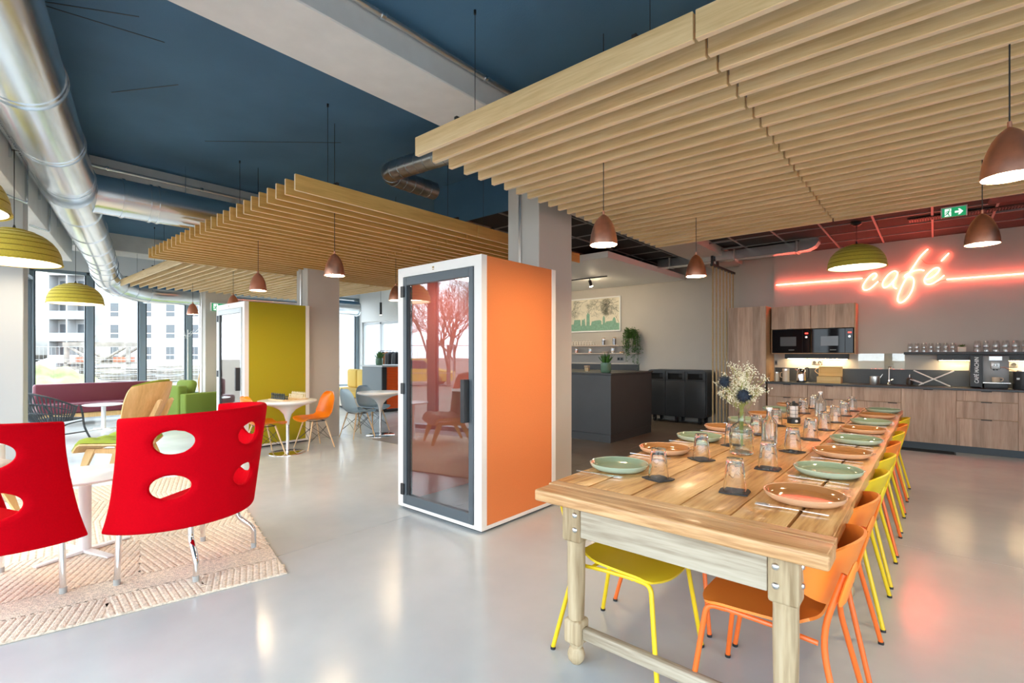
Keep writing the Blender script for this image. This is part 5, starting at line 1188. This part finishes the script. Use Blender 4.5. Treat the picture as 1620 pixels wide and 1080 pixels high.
# red tub chair: local +x is the middle of its back
def red_chair():
    t = thing('tub_chair', 'x', 'armchair')
    SP = math.radians(103); TH = 0.050; z0, z1 = 0.335, 1.045
    holes = [(s*math.radians(61), z) for s in (-1, 0, 1) for z in (0.595, 0.865)]
    na, nz = 104, 46
    def rad(v): return 0.405 + 0.042*v
    def pos(a, z, off):
        v = (z-z0)/(z1-z0); a = a*(1+0.13*max(0, 1-v*1.25)**1.6*(abs(a)/SP)**3); r = rad(v)+off; lean = 0.055*(v-0.35)
        fl_ = 0.02*max(0, 1-v*3.0)**2*(abs(a)/SP)**4
        return (r*math.cos(a)+lean, (r+fl_)*math.sin(a), z)
    def topz(a): return z1 - 0.035*(abs(a)/SP)**2
    def botz(a): return z0 - 0.02*(abs(a)/SP)**2
    # polar grid around each hole keeps the rims round: warp grid points onto the hole edge
    HA, HZ = 0.25, 0.072
    def warp(a, z):
        for ha, hz in holes:
            dx, dz = (a-ha)/HA, (z-hz)/HZ; d = math.hypot(dx, dz)
            if d < 1.0: return None
        return (a, z)
    bm = bmesh.new()
    cols = []
    for i in range(na+1):
        a = -SP+2*SP*i/na; cols.append([(a, botz(a)+(topz(a)-botz(a))*j/nz) for j in range(nz+1)])
    # snap points near the hole boundary onto it
    inside = [[False]*(nz+1) for _ in range(na+1)]
    for i in range(na+1):
        for j in range(nz+1):
            a, z = cols[i][j]
            for ha, hz in holes:
                dx, dz = (a-ha)/HA, (z-hz)/HZ; d = math.hypot(dx, dz)
                if 0.86 < d < 1.16: cols[i][j] = (ha+dx/d*HA, hz+dz/d*HZ)
                elif d <= 0.86: inside[i][j] = True
    vo, vi = {}, {}
    for i in range(na+1):
        for j in range(nz+1):
            if not inside[i][j]:
                a, z = cols[i][j]
                # softly rounded rims
                e = min(1.0, min((SP-abs(a))*0.45, (topz(a)-z), (z-botz(a)))/0.03)
                for ha, hz in holes:
                    d = math.hypot((a-ha)/HA, (z-hz)/HZ); e = min(e, max(0, (d-1.0)*0.10/0.02))
                e = math.sqrt(max(0, 1-(1-e)**2)) if e < 1 else 1
                hth = TH/2*(0.45+0.55*e)
                vo[i,j] = bm.verts.new(pos(a, z, hth)); vi[i,j] = bm.verts.new(pos(a, z, -hth))
    edges = {}
    for i in range(na):
        for j in range(nz):
            q = [(i,j),(i+1,j),(i+1,j+1),(i,j+1)]; q = [c for c in q if c in vo]
            if len(q) < 3: continue
            bm.faces.new([vo[c] for c in q]); bm.faces.new([vi[c] for c in reversed(q)])
            for k in range(len(q)):
                e = frozenset((q[k], q[(k+1) % len(q)])); edges[e] = None if e in edges else (q[k], q[(k+1) % len(q)])
    for e in edges.values():
        if e: bm.faces.new((vo[e[1]], vo[e[0]], vi[e[0]], vi[e[1]]))
    bmesh.ops.recalc_face_normals(bm, faces=bm.faces[:])
    bm.verts.index_update(); m = MB(); m.add([v.co[:] for v in bm.verts], [tuple(v.index for v in f.verts) for f in bm.faces]); bm.free()
    o = m.build('back_shell', MT['red'], t, smooth=70)
    md_ = o.modifiers.new('soft', 'SUBSURF'); md_.levels = 1; md_.render_levels = 1
    def seat(u, v):
        a = u*2*PI; r = 0.405*v; x = r*math.cos(a)*1.0-0.02; y = r*math.sin(a)*1.0
        if x < -0.26: x = -0.26+(x+0.26)*0.6
        return (x, y, 0.455-0.03*max(0, v-0.85)/0.15)
    arc = [(0.372*math.cos(a_), 0.372*math.sin(a_)) for a_ in (math.radians(-104+208*k/36) for k in range(37))]
    arc = [(max(x_, -0.10), y_) for x_, y_ in arc]
    sm = MB().prism(arc, 0.345, 0.43).prism([(x_*0.95, y_*0.95) for x_, y_ in arc], 0.429, 0.444).build('seat', MT['red'], t, smooth=50)
    for (x, y, bent) in ((0.297,-0.281,True), (0.33,0.251,True), (-0.142,-0.366,False), (-0.117,0.332,False)):
        if bent: p = fillet([(x*0.72,y*0.78,0.37),(x*0.72,y*0.78,0.24),(x,y,0.14),(x,y,0.01)],0.04,5)
        else: p = [(x,y*0.95,0.37),(x,y,0.01)]
        l = MB().tube(p,0.0165,14).build('leg',MT['chrome'],t)
        MB().cyl((p[-1][0],p[-1][1],0.0),(p[-1][0],p[-1][1],0.035),0.018,n=14).build('glide',mat('grey glide',(0.42,0.43,0.42),0.5) if 'glide' not in MT else MT['glide'],l)
    return t
MT['glide'] = mat('grey plastic glide',(0.42,0.43,0.42),0.5)
rcz = red_chair(); rcz.location = (-3.83,1.07,0.012); rcz.rotation_euler = (0,0,math.radians(36)); rcz['label'] = 'red upholstered tub chair with oval holes at the right rug corner'; rcz['group'] = 'red tub chairs'
dup(rcz,(-4.11,0.24,0.012),math.radians(-70),'red upholstered tub chair with oval holes cut by the left picture edge','red tub chairs')
def ped_table(lab, loc, r, h, star=True):
    t = thing('pedestal_table', lab, 'table', loc)
    MB().lathe([(0.0,h-0.022),(r-0.03,h-0.022),(r,h-0.008),(r,h-0.002),(r-0.004,h),(0.0,h)],48).build('table_top',MT['wtable'],t,smooth=50)
    MB().cyl((0,0,0.018),(0,0,h-0.02),0.036,n=20).build('stem',MT['wmetal'],t)
    for k in range(4 if star else 3):
        a = k*PI/2+0.35; d = Vector((math.cos(a),math.sin(a),0)); n_ = Vector((-d.y,d.x,0)); L_ = r*0.86
        A = [d*0.0-n_*0.024, d*L_-n_*0.022, d*L_+n_*0.022, d*0.0+n_*0.024]
        MB().add([p+Vector((0,0,0.001)) for p in A]+[A[0]+Vector((0,0,.022)),A[1]+Vector((0,0,.010)),A[2]+Vector((0,0,.010)),A[3]+Vector((0,0,.022))],[(0,1,2,3),(4,5,6,7),(0,1,5,4),(1,2,6,5),(2,3,7,6),(3,0,4,7)]).build('foot',MT['wmetal'],t,smooth=None)
    return t
ped_table('white round pedestal table on the jute rug between the red chairs',(-4.52,0.66,0.016),0.33,0.545)
ped_table('small white pedestal side table by the slanting glass front',(-6.6,0.36,0.0),0.26,0.60)
ped_table('white pedestal table in front of the burgundy sofa',(-11.75,1.98,0.0),0.31,0.47)

# plywood lounge chair: local +y is where the sitter looks
def lounge(cush):
    t = thing('lounge_chair','x','armchair')
    def backs(u,v):
        a=(u-.5)*2; w = 0.30+0.10*math.sin(min(1,v*1.25)*PI*0.62); w *= (1-0.12*max(0,(v-.8)/.2)**2)
        z = 0.40+0.68*v; y = -0.17-0.25*v + 0.16*abs(a)**2.1*(0.35+0.65*v)
        zz = z - 0.05*abs(a)**3*max(0,(v-.7)/.3)
        return (a*w, y, zz)
    MB().grid(backs,24,16,0.016).build('back_shell',MT['ply'],t,smooth=60)
    MB().grid(lambda u,v:(lambda p:(p[0]*.95,p[1]+0.003,p[2]+0.012))(backs(u,.02+v*.99)),24,18,lambda u,v:-0.012-0.03*abs(math.sin(u*PI*3))**.5*abs(math.sin(v*PI*4))**.5).build('back_cushion',cush,t,smooth=60)
    def seats(u,v):
        a=(u-.5)*2; w=0.30+0.06*v; y=-0.22+0.56*v; z=0.335+0.055*v-0.09*max(0,(v-.86)/.14)**2 + 0.07*abs(a)**2.2*(1-.6*v)
        return (a*w,y,z)
    MB().grid(seats,20,16,-0.018).build('seat_shell',MT['ply'],t,smooth=60)
    MB().grid(lambda u,v:(lambda p:(p[0]*.95,p[1]-.004,p[2]+.004))(seats(u,v)),24,20,lambda u,v:0.02+0.05*abs(math.sin(u*PI*3))**.4*abs(math.sin(v*PI*3))**.4).build('seat_cushion',cush,t,smooth=60)
    for s in (-1,1):
        m = MB().prism([(0.26,0.345),(0.17,0.345),(0.33,0.0),(0.365,0.0),(0.30,0.24)],-0.019,0.019,'x').build('leg',MT['ply'],t,(s*0.24,0,0),smooth=None)
        MB().prism([(-0.16,0.34),(-0.06,0.34),(-0.13,0.24),(-0.27,0.0),(-0.305,0.0)],-0.019,0.019,'x').build('leg',MT['ply'],t,(s*0.23,0,0),smooth=None)
        MB().prism([(0.26,0.30),(0.26,0.345),(-0.16,0.345),(-0.16,0.28)],-0.018,0.018,'x').build('side_rail',MT['ply'],t,(s*0.235,0,0),smooth=None)
        MB().prism([(-0.13,0.28),(-0.20,0.28),(-0.445,0.86),(-0.425,0.88),(-0.40,0.86)],-0.02,0.02,'x').build('back_support',MT['ply'],t,(s*0.11,0,0),smooth=None)
    return t
lg0 = lounge(MT['green']); lg0.location=(-7.15,1.42,0); lg0.rotation_euler=(0,0,math.radians(226-90)); lg0['label']='bent plywood lounge chair with lime green cushions behind the red chair'; lg0['group']='plywood lounge chairs'
TP={MT['green']:MT['taupe']}
dup(lg0,(-5.85,0.22,0.012),math.radians(114-90),'plywood lounge chair with taupe cushions mirrored in the booth door','plywood lounge chairs',TP)
dup(lg0,(-13.45,4.25,0),math.radians(-160-90),'far plywood lounge chair back seen beside the green armchair','plywood lounge chairs')

# charcoal rattan armchair: local +y forward
wk = thing('rattan_armchair','charcoal rattan armchair with open rod back by the window','armchair',(-10.78,1.16,0),math.radians(126-90))
def rim(a):   # a -1..1 from arm tip over the back to the other arm tip
    th=a*math.radians(118); r=0.36+0.02*math.cos(th); z=0.56+0.25*max(0,math.cos(th*0.85))**1.3
    return Vector((r*1.02*math.sin(th),-0.02-r*math.cos(th)*0.95-(z-.56)*0.35,z))
def low(a):
    th=a*math.radians(112); return Vector((0.27*math.sin(th),0.02-0.24*math.cos(th),0.33))
NR=34
MB().tube([rim(-1+2*k/48) for k in range(49)],0.015,8).build('top_rail',MT['rattan'],wk)
MB().tube([low(-1+2*k/32) for k in range(33)],0.012,8).build('seat_rail',MT['rattan'],wk)
for k in range(NR):
    a=-0.97+1.94*k/(NR-1); p=rim(a); q=low(a*0.98); mid=(p+q)/2+Vector((p.x-q.x,p.y-q.y,0))*0.12
    MB().tube(smoothpath([p,mid,q],3),0.0095,6).build('rod',MT['rattan'],wk)
for f in (0.35,0.68):
    MB().tube([rim(a)*(1-f)+low(a)*f+Vector((rim(a).x-low(a).x,rim(a).y-low(a).y,0))*0.10 for a in (-0.8+1.6*k/30 for k in range(31))],0.009,6).build('binding_rail',MT['rattan'],wk)
for k in range(13):
    x=-0.24+k*0.04; MB().tube([(x,-0.20+abs(x)*.2,0.335),(x,0.27,0.345)],0.006,6).build('seat_rod',MT['rattan'],wk)
MB().tube([(-0.27,0.10,0.335),(-0.25,0.28,0.345),(0.25,0.28,0.345),(0.27,0.10,0.335)],0.013,8).build('front_rail',MT['rattan'],wk)
for s in (-1,1):
    MB().tube(smoothpath([(s*.33,.17,.56),(s*.29,.25,.40),(s*.30,.27,.2),(s*.34,.33,.0)],4),0.016,8).build('leg',MT['rattan'],wk)
    MB().tube(smoothpath([(s*.25,-.27,.40),(s*.25,-.26,.2),(s*.27,-.31,.0)],4),0.016,8).build('leg',MT['rattan'],wk)
    MB().tube(smoothpath([(s*.255,-.27,.14),(s*.27,0,.27),(s*.295,.26,.30)],4),0.011,8).build('brace',MT['rattan'],wk)
    MB().tube([(s*.26,-.28,.12),(s*.315,.28,.12)],0.011,8).build('stretcher',MT['rattan'],wk)

sofa = thing('leather_sofa','long burgundy leather sofa in front of the corner window','sofa',(-13.55,1.18,0))
MB().rbox(0,0.16,0,1.95,0.28,0.80,0.05,4).build('backrest',MT['wine'],sofa,smooth=60)
MB().rbox(0.10,0.78,0.0,1.95,0.24,0.43,0.045,4).build('seat',MT['wine'],sofa,smooth=60)
MB().rbox(0.05,0.72,0.03,1.92,0.14,0.235,0.006,2).build('base_rail',MT['ply'],sofa)
for x in (0.1,0.66):
    for y in (0.1,1.82): MB().rbox(x-0.03,x+0.03,y-0.03,y+0.03,0,0.14,0.005,1).build('leg',MT['ply'],sofa,smooth=None)
def cube_chair(lab,loc,rz):
    t=thing('cube_armchair',lab,'armchair',loc,rz)
    for s in (-1,1): MB().rbox(s*0.40-0.085,s*0.40+0.085,-0.40,0.40,0.06,0.60,0.03,3).build('arm',MT['dgreen'],t,smooth=60)
    MB().rbox(-0.31,0.31,-0.42,-0.22,0.06,0.76,0.04,3).build('backrest',MT['dgreen'],t,smooth=60)
    MB().rbox(-0.31,0.31,-0.215,0.40,0.06,0.27,0.02,3).build('seat_base',MT['dgreen'],t,smooth=60)
    MB().rbox(-0.305,0.305,-0.21,0.41,0.275,0.44,0.04,3).build('seat_cushion',MT['green'],t,smooth=60)
    MB().rbox(-0.24,0.24,-0.09,0.09,0,0.42,0.085,4).build('throw_pillow',MT['dgreen'],t,(0,-0.11,0.45),rot=(math.radians(-16),0,0),smooth=60)
    for x in (-.4,.4):
        for y in (-.33,.33): MB().cyl((x,y,0),(x,y,0.06),0.025,n=12).build('foot',MT['black'],t)
cube_chair('boxy moss green armchair left of the olive booth',(-11.95,3.40,0),math.radians(20)); cube_chair('second moss green armchair mostly hidden by the olive booth',(-11.6,4.75,0),math.radians(90))
hs=thing('coat_stand','thin white branching coat stand beside the far column','coat stand',(-12.72,3.62,0))
MB().lathe([(0,0),(0.20,0),(0.20,0.012),(0.03,0.02),(0,0.02)],24).build('stand_base',MT['wmetal'],hs); MB().cyl((0,0,0.02),(0,0,1.95),0.009,n=10).build('pole',MT['wmetal'],hs)
for k in range(7): a=k*2.4; z=1.86-0.05*(k%3); MB().tube(smoothpath([(0,0,z),(math.cos(a)*.12,math.sin(a)*.12,z+.01),(math.cos(a)*.26,math.sin(a)*.26,z+.05+.12*(k%2))],3),0.0035,6).build('branch',MT['wmetal'],hs)

# tulip tables and shell chairs
def tulip(lab,loc,rz,inner):
    t=thing('tulip_table',lab,'table',loc,rz)
    MB().lathe([(0.022,0.40),(0.03,0.47),(0.055,0.55),(0.11,0.615),(0.20,0.665),(0.32,0.70),(0.385,0.722),(0.392,0.735),(0.385,0.748),(0.36,0.752),(0.0,0.752)],48).build('table_top',MT['wtable'],t,smooth=60)
    MB().cyl((0,0,0.012),(0,0,0.42),0.021,n=20).build('stem',MT['chrome'],t); MB().lathe([(0,0),(0.245,0),(0.245,0.006),(0.235,0.012),(0.02,0.014),(0,0.014)],48).build('foot_plate',MT['chrome'],t)
    return t
tulip('white tulip table with a chess set beside the olive booth',(-6.96,3.21,0),0,0); tulip('white tulip table with pale blue chairs behind the orange booth',(-7.27,4.96,0),0,0)
def shell_chair():
    t=thing('shell_chair','x','chair')
    prof=smoothpath([(0.235,0.405),(0.215,0.432),(0.10,0.432),(-0.04,0.418),(-0.14,0.43),(-0.205,0.49),(-0.235,0.58),(-0.265,0.70),(-0.30,0.82)],3); nP=len(prof)-1
    prof=[Vector((p[0],p[1],0)) for p in prof]
    def sh(u,v):
        a=(u-.5)*2; f=v*nP; i=min(int(f),nP-1); p=prof[i].lerp(prof[i+1],f-i); y,z=p.x,p.y
        w=0.215+0.02*math.sin(min(1,v*1.6)*PI) if v<.6 else 0.235-0.055*((v-.6)/.4)**2
        if v<.1: w*=0.84+0.16*math.sqrt(v/.1)
        if v>.86: w*=math.sqrt(max(0.12,1-((v-.86)/.15)**2))
        up=0.055*abs(a)**2.2*(1-abs(v-.42)*1.2) if v<.75 else 0.012*abs(a)**2
        fw=0.07*abs(a)**2.2*max(0,min(1,(v-.35)/.3))
        return (a*w,y+fw,z+max(0,up)*(1-.5*max(0,(v-.5)/.5)))
    MB().grid(sh,18,32,0.006).build('seat_shell',MT['eorange'],t,smooth=70)
    for sx in (-1,1):
        for fy,ty in ((0.21,0.10),(-0.205,-0.10)):
            MB().tube([(sx*.135,ty,.405),(sx*.215,fy,.0)],[0.0125,0.008],10).build('leg',MT['beech'],t)
        MB().tube([(sx*.15,.115,.33),(sx*.19,-.16,.12)],0.003,5).tube([(sx*.15,-.115,.33),(sx*.19,.16,.12)],0.003,5).build('wire_brace',MT['black'],t)
    for yy,yb in ((.12,.165),(-.12,-.165)): MB().tube([(-.15,yy,.33),(.19,yb,.13)],0.003,5).tube([(.15,yy,.33),(-.19,yb,.13)],0.003,5).build('wire_brace',MT['black'],t)
    MB().tube([(-.14,.10,.405),(.14,.10,.405),(.14,-.10,.405),(-.14,-.10,.405)],0.006,6,True).build('seat_frame',MT['black'],t)
    return t
sc0=shell_chair(); sc0.location=(-7.07,3.665,0); sc0.rotation_euler=(0,0,math.radians(180)); sc0['label']='orange shell chair on wooden legs to the right of the chess table'; sc0['group']='orange shell chairs'
dup(sc0,(-7.08,2.93,0),0,'orange shell chair to the left of the chess table behind the red chair','orange shell chairs')
BL={MT['eorange']:MT['eblue']}
dup(sc0,(-7.43,4.61,0),math.radians(0),'pale blue shell chair nearer the camera at the second tulip table','pale blue shell chairs',BL)
dup(sc0,(-7.75,5.12,0),math.radians(-75),'pale blue shell chair behind the first blue one','pale blue shell chairs',BL)
# chess set
cb=thing('chess_board','pale wooden chess board on the tulip table','chess board',(-6.98,3.23,0.753),0.1)
MB().rbox(-0.19,0.19,-0.19,0.19,0,0.016,0.003,1).build('board',MT['beech'],cb,smooth=None)
sq=MB().box(0,0.044,0,0.044,0.016,0.0165).mesh('dark_square',MT['ply'],None)
for i in range(8):
    for j in range(8):
        if (i+j)%2: link('dark_square',sq,cb,(-0.176+i*.044,-0.176+j*.044,0))
pcs=[MB().lathe([(0,0),(.015,0),(.015,.006),(.008,.014),(.006,.035),(.010,.038),(.010,.046),(.004,.054),(0,.055)],10).mesh('chess_piece',MT['bloom'],50), MB().lathe([(0,0),(.017,0),(.017,.008),(.009,.018),(.008,.055),(.013,.062),(.011,.074),(.004,.082),(.002,.092),(0,.092)],10).mesh('chess_piece',MT['bloom'],50)]
bk_m=mat('black chess wood',(0.02,0.03,0.025),0.35); pcb=[p.copy() for p in pcs]
for p in pcb: p.materials[0]=bk_m
pc_n=('rook','knight','bishop','queen','king','bishop','knight','rook')
for side in (0,1):
    for row in (0,1):
        for k in range(8):
            y=(-0.154+row*.044) if side==0 else (0.154-row*.044); x=-0.154+k*.044
            q=Vector((x,y,0)); q.rotate(Matrix.Rotation(0.1,3,'Z'))
            o=link('chess_piece',(pcb if side==0 else pcs)[1-row],None,(-6.98+q.x,3.23+q.y,0.7698))
            tag(o,('dark green chess piece standing on the left half of the board' if side==0 else 'ivory chess piece standing on the right half of the board'),'chess piece','dark chess pieces' if side==0 else 'ivory chess pieces')
# bar with orange lamellas
br_=thing('reception_bar','grey bar counter with glossy orange lamella front','bar counter')
MB().rbox(-10.85,-10.02,6.87,8.75,0.06,1.09,0.003,1).build('bar_body',mat('blue grey laminate',(0.15,0.18,0.20),0.5),br_,smooth=None); MB().rbox(-10.88,-9.95,6.84,8.78,1.092,1.13,0.003,1).build('bar_top',MT['door_l'],br_,smooth=None)
MB().box(-10.02,-9.985,6.87,6.99,0.06,1.09).build('corner_strip',MT['blackm'],br_,smooth=None); MB().box(-10.8,-10.03,6.92,8.7,0,0.06).build('plinth',MT['black'],br_,smooth=None)
rr=random.Random(4)
for k in range(26):
    z=0.08+k*.0388; MB().rbox(-10.02,-9.99+rr.uniform(0,.012),7.0,8.75,z,z+.034,.005,1).build('lamella',MT['orange_l'],br_,smooth=None)
strappot('leafy plant in a dark green pot on the grey bar counter',(-10.45,7.1,1.131),0.09,0.17,34,0.22,5)
ys_=thing('corner_sofa','mustard cushioned sofa with cream base before the far doors','sofa',(-12.6,6.9,0),math.radians(-8))
MB().rbox(-0.2,1.75,0.0,0.85,0.05,0.30,0.03,3).build('sofa_base',MT['cream'],ys_); MB().rbox(-0.2,1.75,0.02,0.70,0.31,0.47,0.05,3).build('seat_cushion',MT['mustard'],ys_,smooth=60)
for k in range(3): MB().rbox(-0.18+k*.64,0.44+k*.64,0.62,0.84,0.46,0.98,0.07,4).build('back_cushion',MT['mustard'],ys_,smooth=60)
ck=thing('coat_rack','metal rail with dark and orange jackets by the far doors','coat rack',(-12.45,8.5,0))
MB().tube([(-0.0,0,0.02),(0,0,1.5),(1.3,0,1.5),(1.3,0,0.02)],0.014,8).build('rack_frame',MT['black'],ck)
jm=[mat('black jacket',(0.03,0.03,0.035),0.9),mat('orange jacket',(0.55,0.19,0.05),0.9),mat('grey jacket',(0.16,0.17,0.18),0.9)]
for k in range(7):
    j=thing('jacket','%s jacket on the coat rack, %s from the left'%(('black','orange','grey','black','grey','black','grey')[k],ORD[k] if k else 'first'),'jacket',(-12.28+k*.16,8.5,0),group='jackets on the coat rack')
    MB().grid(lambda u,v:(0.035*math.sin(v*PI)+0.012*math.sin(u*17),(u-.5)*(0.34+.12*math.sin(v*PI*.5)),1.47-.06*abs(u-.5)*2-v*.72),12,10,0.05).build('jacket_body',jm[(0,1,2,0,2,0,2)[k]],j); MB().tube([(0,-.17,1.42),(0,0,1.48),(0,0,1.53)],0.004,5).build('hanger',MT['black'],j)

# ================================================================== OUTSIDE
MT['wall_o']=mat('white render facade',(0.30,0.305,0.31),0.8,var=0.02,vscale=.3); MT['win_o']=mat('dull window glass',(0.07,0.08,0.09),0.3); MT['wood_o']=mat('weathered timber',(0.22,0.20,0.175),0.9,var=.3,vscale=2); MT['fen']=mat('pale fence wire',(0.30,0.305,0.31),0.5); MT['bark']=mat('bare bark',(0.20,0.15,0.115),0.9); MT['grass']=mat('thin grass',(0.20,0.24,0.10),0.95,var=.4,vscale=1.5); MT['brick']=mat('red brick pile',(0.36,0.13,0.08),0.9); MT['haze']=mat('distant bare treetops',(0.24,0.24,0.23),0.95,var=.15,vscale=.4)
tag(MB().box(-160,120,-130,120,-0.9,-0.25).build('site_ground',MT['mud'],smooth=None),'pale muddy building site ground outside the windows','ground',kind='structure')
def house(lab,loc,rz,L,D,Hh,wins,balc,storey=2.9,z0=0.55,ww=1.3,wh=2.0):
    t=thing('apartment_building',lab,'building',loc,rz)
    MB().box(0,L,0,D,-0.3,Hh).build('facade_wall',MT['wall_o'],t,smooth=None); MB().box(-.1,L+.1,-.12,D+.1,Hh,Hh+.25).build('parapet',MT['wall_o'],t,smooth=None)
    hw=ww/2; wf=MB().box(-hw,hw,-.03,.10,0,wh).mesh('window',MT['wmetal'],None); wp=MB().box(-hw+.08,hw-.08,-.045,-.02,wh*.4,wh-.08).mesh('window_pane',MT['win_o'],None); wl=MB().box(-hw+.08,hw-.08,-.045,-.02,.08,wh*.34).mesh('window_pane',MT['win_o'],None)
    k=0
    while k*storey+2.4<Hh:
        for x in wins:
            w=link('window',wf,t,(x,0,k*storey+z0)); link('window_pane',wp,w); link('window_pane',wl,w)
        MB().box(0,L,-.02,0,k*storey-.35,k*storey-.27).build('string_course',MT['fen'],t,smooth=None)
        for (x0,x1) in balc:
            z=k*storey+.2; b=MB().box(x0,x1,-1.3,0,z,z+.18).build('balcony',MT['wall_o'],t,smooth=None)
            MB().box(x0,x1,-1.3,-1.24,z+.18,z+1.1).build('railing',MT['wall_o'],b,smooth=None)
            MB().box(x0,x0+.2,-1.28,0,z+.18,z+storey).build('party_wall',MT['wall_o'],b,smooth=None)
            MB().box(x0+.5,x1-.5,-.04,-.01,z+.2,z+2.3).build('balcony_door',MT['win_o'],b,smooth=None)
        k+=1
    return t
house('long white apartment block with square windows outside the corner windows',(-89.5,10.0,0),math.radians(40.7),46,12,19,[8.0,12.4,15.5,18.7,22,25.4,28.6,32,35],[(0.2,2.6),(2.6,5.2)])
house('white apartment block behind the far glazed doors',(-46,46,0),math.radians(40.7),40,10,13,[2+3.2*q for q in range(12)],[])
sc_=thing('timber_scaffold','weathered timber support frame stacked with planks on the site','scaffold',(-46.9,5.85,-.25),math.radians(40.7))
for x in (0,4.4):
    for y in (0,1.2): MB().box(x-.10,x+.10,y-.10,y+.10,0,2.45).build('post',MT['wood_o'],sc_,smooth=None)
for y in (0,1.2): MB().box(-.2,4.6,y-.11,y+.11,2.2,2.5).build('top_beam',MT['wood_o'],sc_,smooth=None); MB().tube([(0.1,y,2.2),(2.2,y,1.0)],.10,6).tube([(4.3,y,2.2),(2.2,y,1.0)],.10,6).build('diagonal_strut',MT['wood_o'],sc_)
for z in (.55,.95): MB().box(-.1,4.5,-.1,1.3,z,z+.12).build('deck',MT['wood_o'],sc_,smooth=None)
for k,(x,m_) in enumerate(((.5,MT['brick']),(1.9,MT['wood_o']),(3.2,MT['brick']))): MB().rbox(x,x+.9,.1,1.0,1.08,1.45,.03,1).build('pallet_load',m_,sc_,smooth=None)
rr=random.Random(12)
for k in range(9):
    px_=100+k*28; u_=(px_-810)/777.0; dd=30+rr.uniform(-2,2)
    st=thing('plank_stack','weathered plank stack, %s along the site fence'%('leftmost' if k==0 else 'number %s from the left'%(('one','two','three','four','five','six','seven','eight','nine')[k])),'plank stack',((-.652+u_*.758)*dd,(.758+u_*.652)*dd,-.25),math.radians(40.7+rr.uniform(-8,8)),group='plank stacks on the site')
    nl=rr.randint(4,8); Lk=rr.uniform(.75,.95)
    for q in range(nl): MB().box(-Lk/2+rr.uniform(-.06,.06),Lk/2+rr.uniform(-.06,.06),-.5,.5,q*.13,q*.13+.08).build('plank_layer',MT['wood_o'] if q%3 else MT['fen'],st,smooth=None)
def fence(lab,p,q,n):
    t=thing('site_fence',lab,'fence'); p=Vector(p); q=Vector(q); d=(q-p)/n
    for k in range(n+1): a=p+d*k; MB().cyl(a+Vector((0,0,-.25)),a+Vector((0,0,1.85)),.025,n=8).build('post',MT['fen'],t)
    for k in range(n):
        a=p+d*k; m=MB(); 
        for z in (-.05,.5,1.1,1.8): m.cyl(a+Vector((0,0,z)),a+d+Vector((0,0,z)),.014,n=5)
        for i in range(1,14): b=a+d*(i/14); m.cyl(b+Vector((0,0,-.05)),b+Vector((0,0,1.8)),.006,n=4)
        m.build('mesh_panel',MT['fen'],t)['kind']='stuff'
fence('pale wire site fence outside the corner windows',(-40,1,0),(-24,15.5,0),7); fence('pale wire site fence in front of the bare trees',(-24,-4.5,0),(-6,-20,0),8)
mo=thing('earth_mound','low earth mound with thin grass outside the left window','mound',(-33,3.3,-.3)); MB().grid(lambda u,v:((u-.5)*4,(v-.5)*5,max(0,(1-((u-.5)*2)**2)*(1-((v-.5)*2)**2))*(1.0+.15*math.sin(u*23)+.15*math.sin(v*31))),20,24).build('mound_body',MT['grass'],mo)
def tree_meshes(h,seed,mt,dep=6):
    rr=random.Random(seed); m=MB(); tw=MB()
    def br(p,d,L,r,k):
        q=p+d*L; (m if k>3 else tw).tube([p,q],[r,r*.72],6 if k>3 else 3)
        if k==0: return
        for e_ in range(3):
            nd=(d*1.1+Vector((rr.gauss(0,.5),rr.gauss(0,.5),rr.gauss(.12,.28)))).normalized(); br(p+d*L*rr.uniform(.35,1),nd,L*rr.uniform(.62,.85),max(r*.56,.008),k-1)
    br(Vector((0,0,-.3)),Vector((0,0,1)),h*.26,h*.013,dep)
    return m.mesh('trunk',mt,None), tw.mesh('twigs',mt,None)
tv=[tree_meshes(h,s,MT['bark']) for h,s in ((11,21),(9.5,22),(12.5,24))]
def tree(lab,loc,k,rz=0.0,s=1.0,group='bare trees outside'):
    t=thing('bare_tree',lab,'tree',loc,rz,group); t.scale=(s,s,s)
    link('trunk',tv[k%3][0],t); link('twigs',tv[k%3][1],t)['kind']='stuff'
pos=[]
for t_,s_ in ((21,0.6),(25,-3.0),(26,3.6),(30,-0.6),(33,-5.5),(33,4.2),(38,1.5),(40,-3.2)): pos.append((-3.2-.76*t_+.65*s_, 2.736-.65*t_-.76*s_))
for k,(x,y) in enumerate(pos): tree('bare winter tree mirrored in the booth door, %s of the row'%(ORD[k] if k else 'first'),(x,y,-.3),k,k*1.3,.85+.07*(k%4))
tree('young bare tree in front of the white apartment block',(-70,10.5,-.3),1,0,.55)
hz=thing('treeline','hazy line of distant bare trees outside the left window','treeline',(-150,10,-.3))
for k in range(7): MB().lathe([(0.1,0),(3.6,1.5),(4.0,4),(2.6,6.5),(.4,8.0+(k%3))],9).build('tree_crown',MT['haze'],hz,(0,-10+k*4.5,0))
cv=thing('parked_car','low yellow car beyond the site fence mirrored in the booth door','car',(-21.0,-11.0,-.25),-0.7)
MB().prism([(-2,.25),(2,.25),(2.05,.7),(1.2,.85),(.7,1.4),(-1.1,1.4),(-1.6,.9),(-2.05,.8)],-.8,.8,'y').build('car_body',MT['mustard'],cv,smooth=None)
MB().prism([(-1.35,.9),(1.0,.9),(.62,1.34),(-1.02,1.34)],-.81,.81,'y').build('car_windows',MT['win_o'],cv,smooth=None)
for x in (-1.25,1.25):
    for y in (-.8,.62): MB().cyl((x,y,.3),(x,y+.18,.3),.3,n=20).build('wheel',MT['black'],cv)
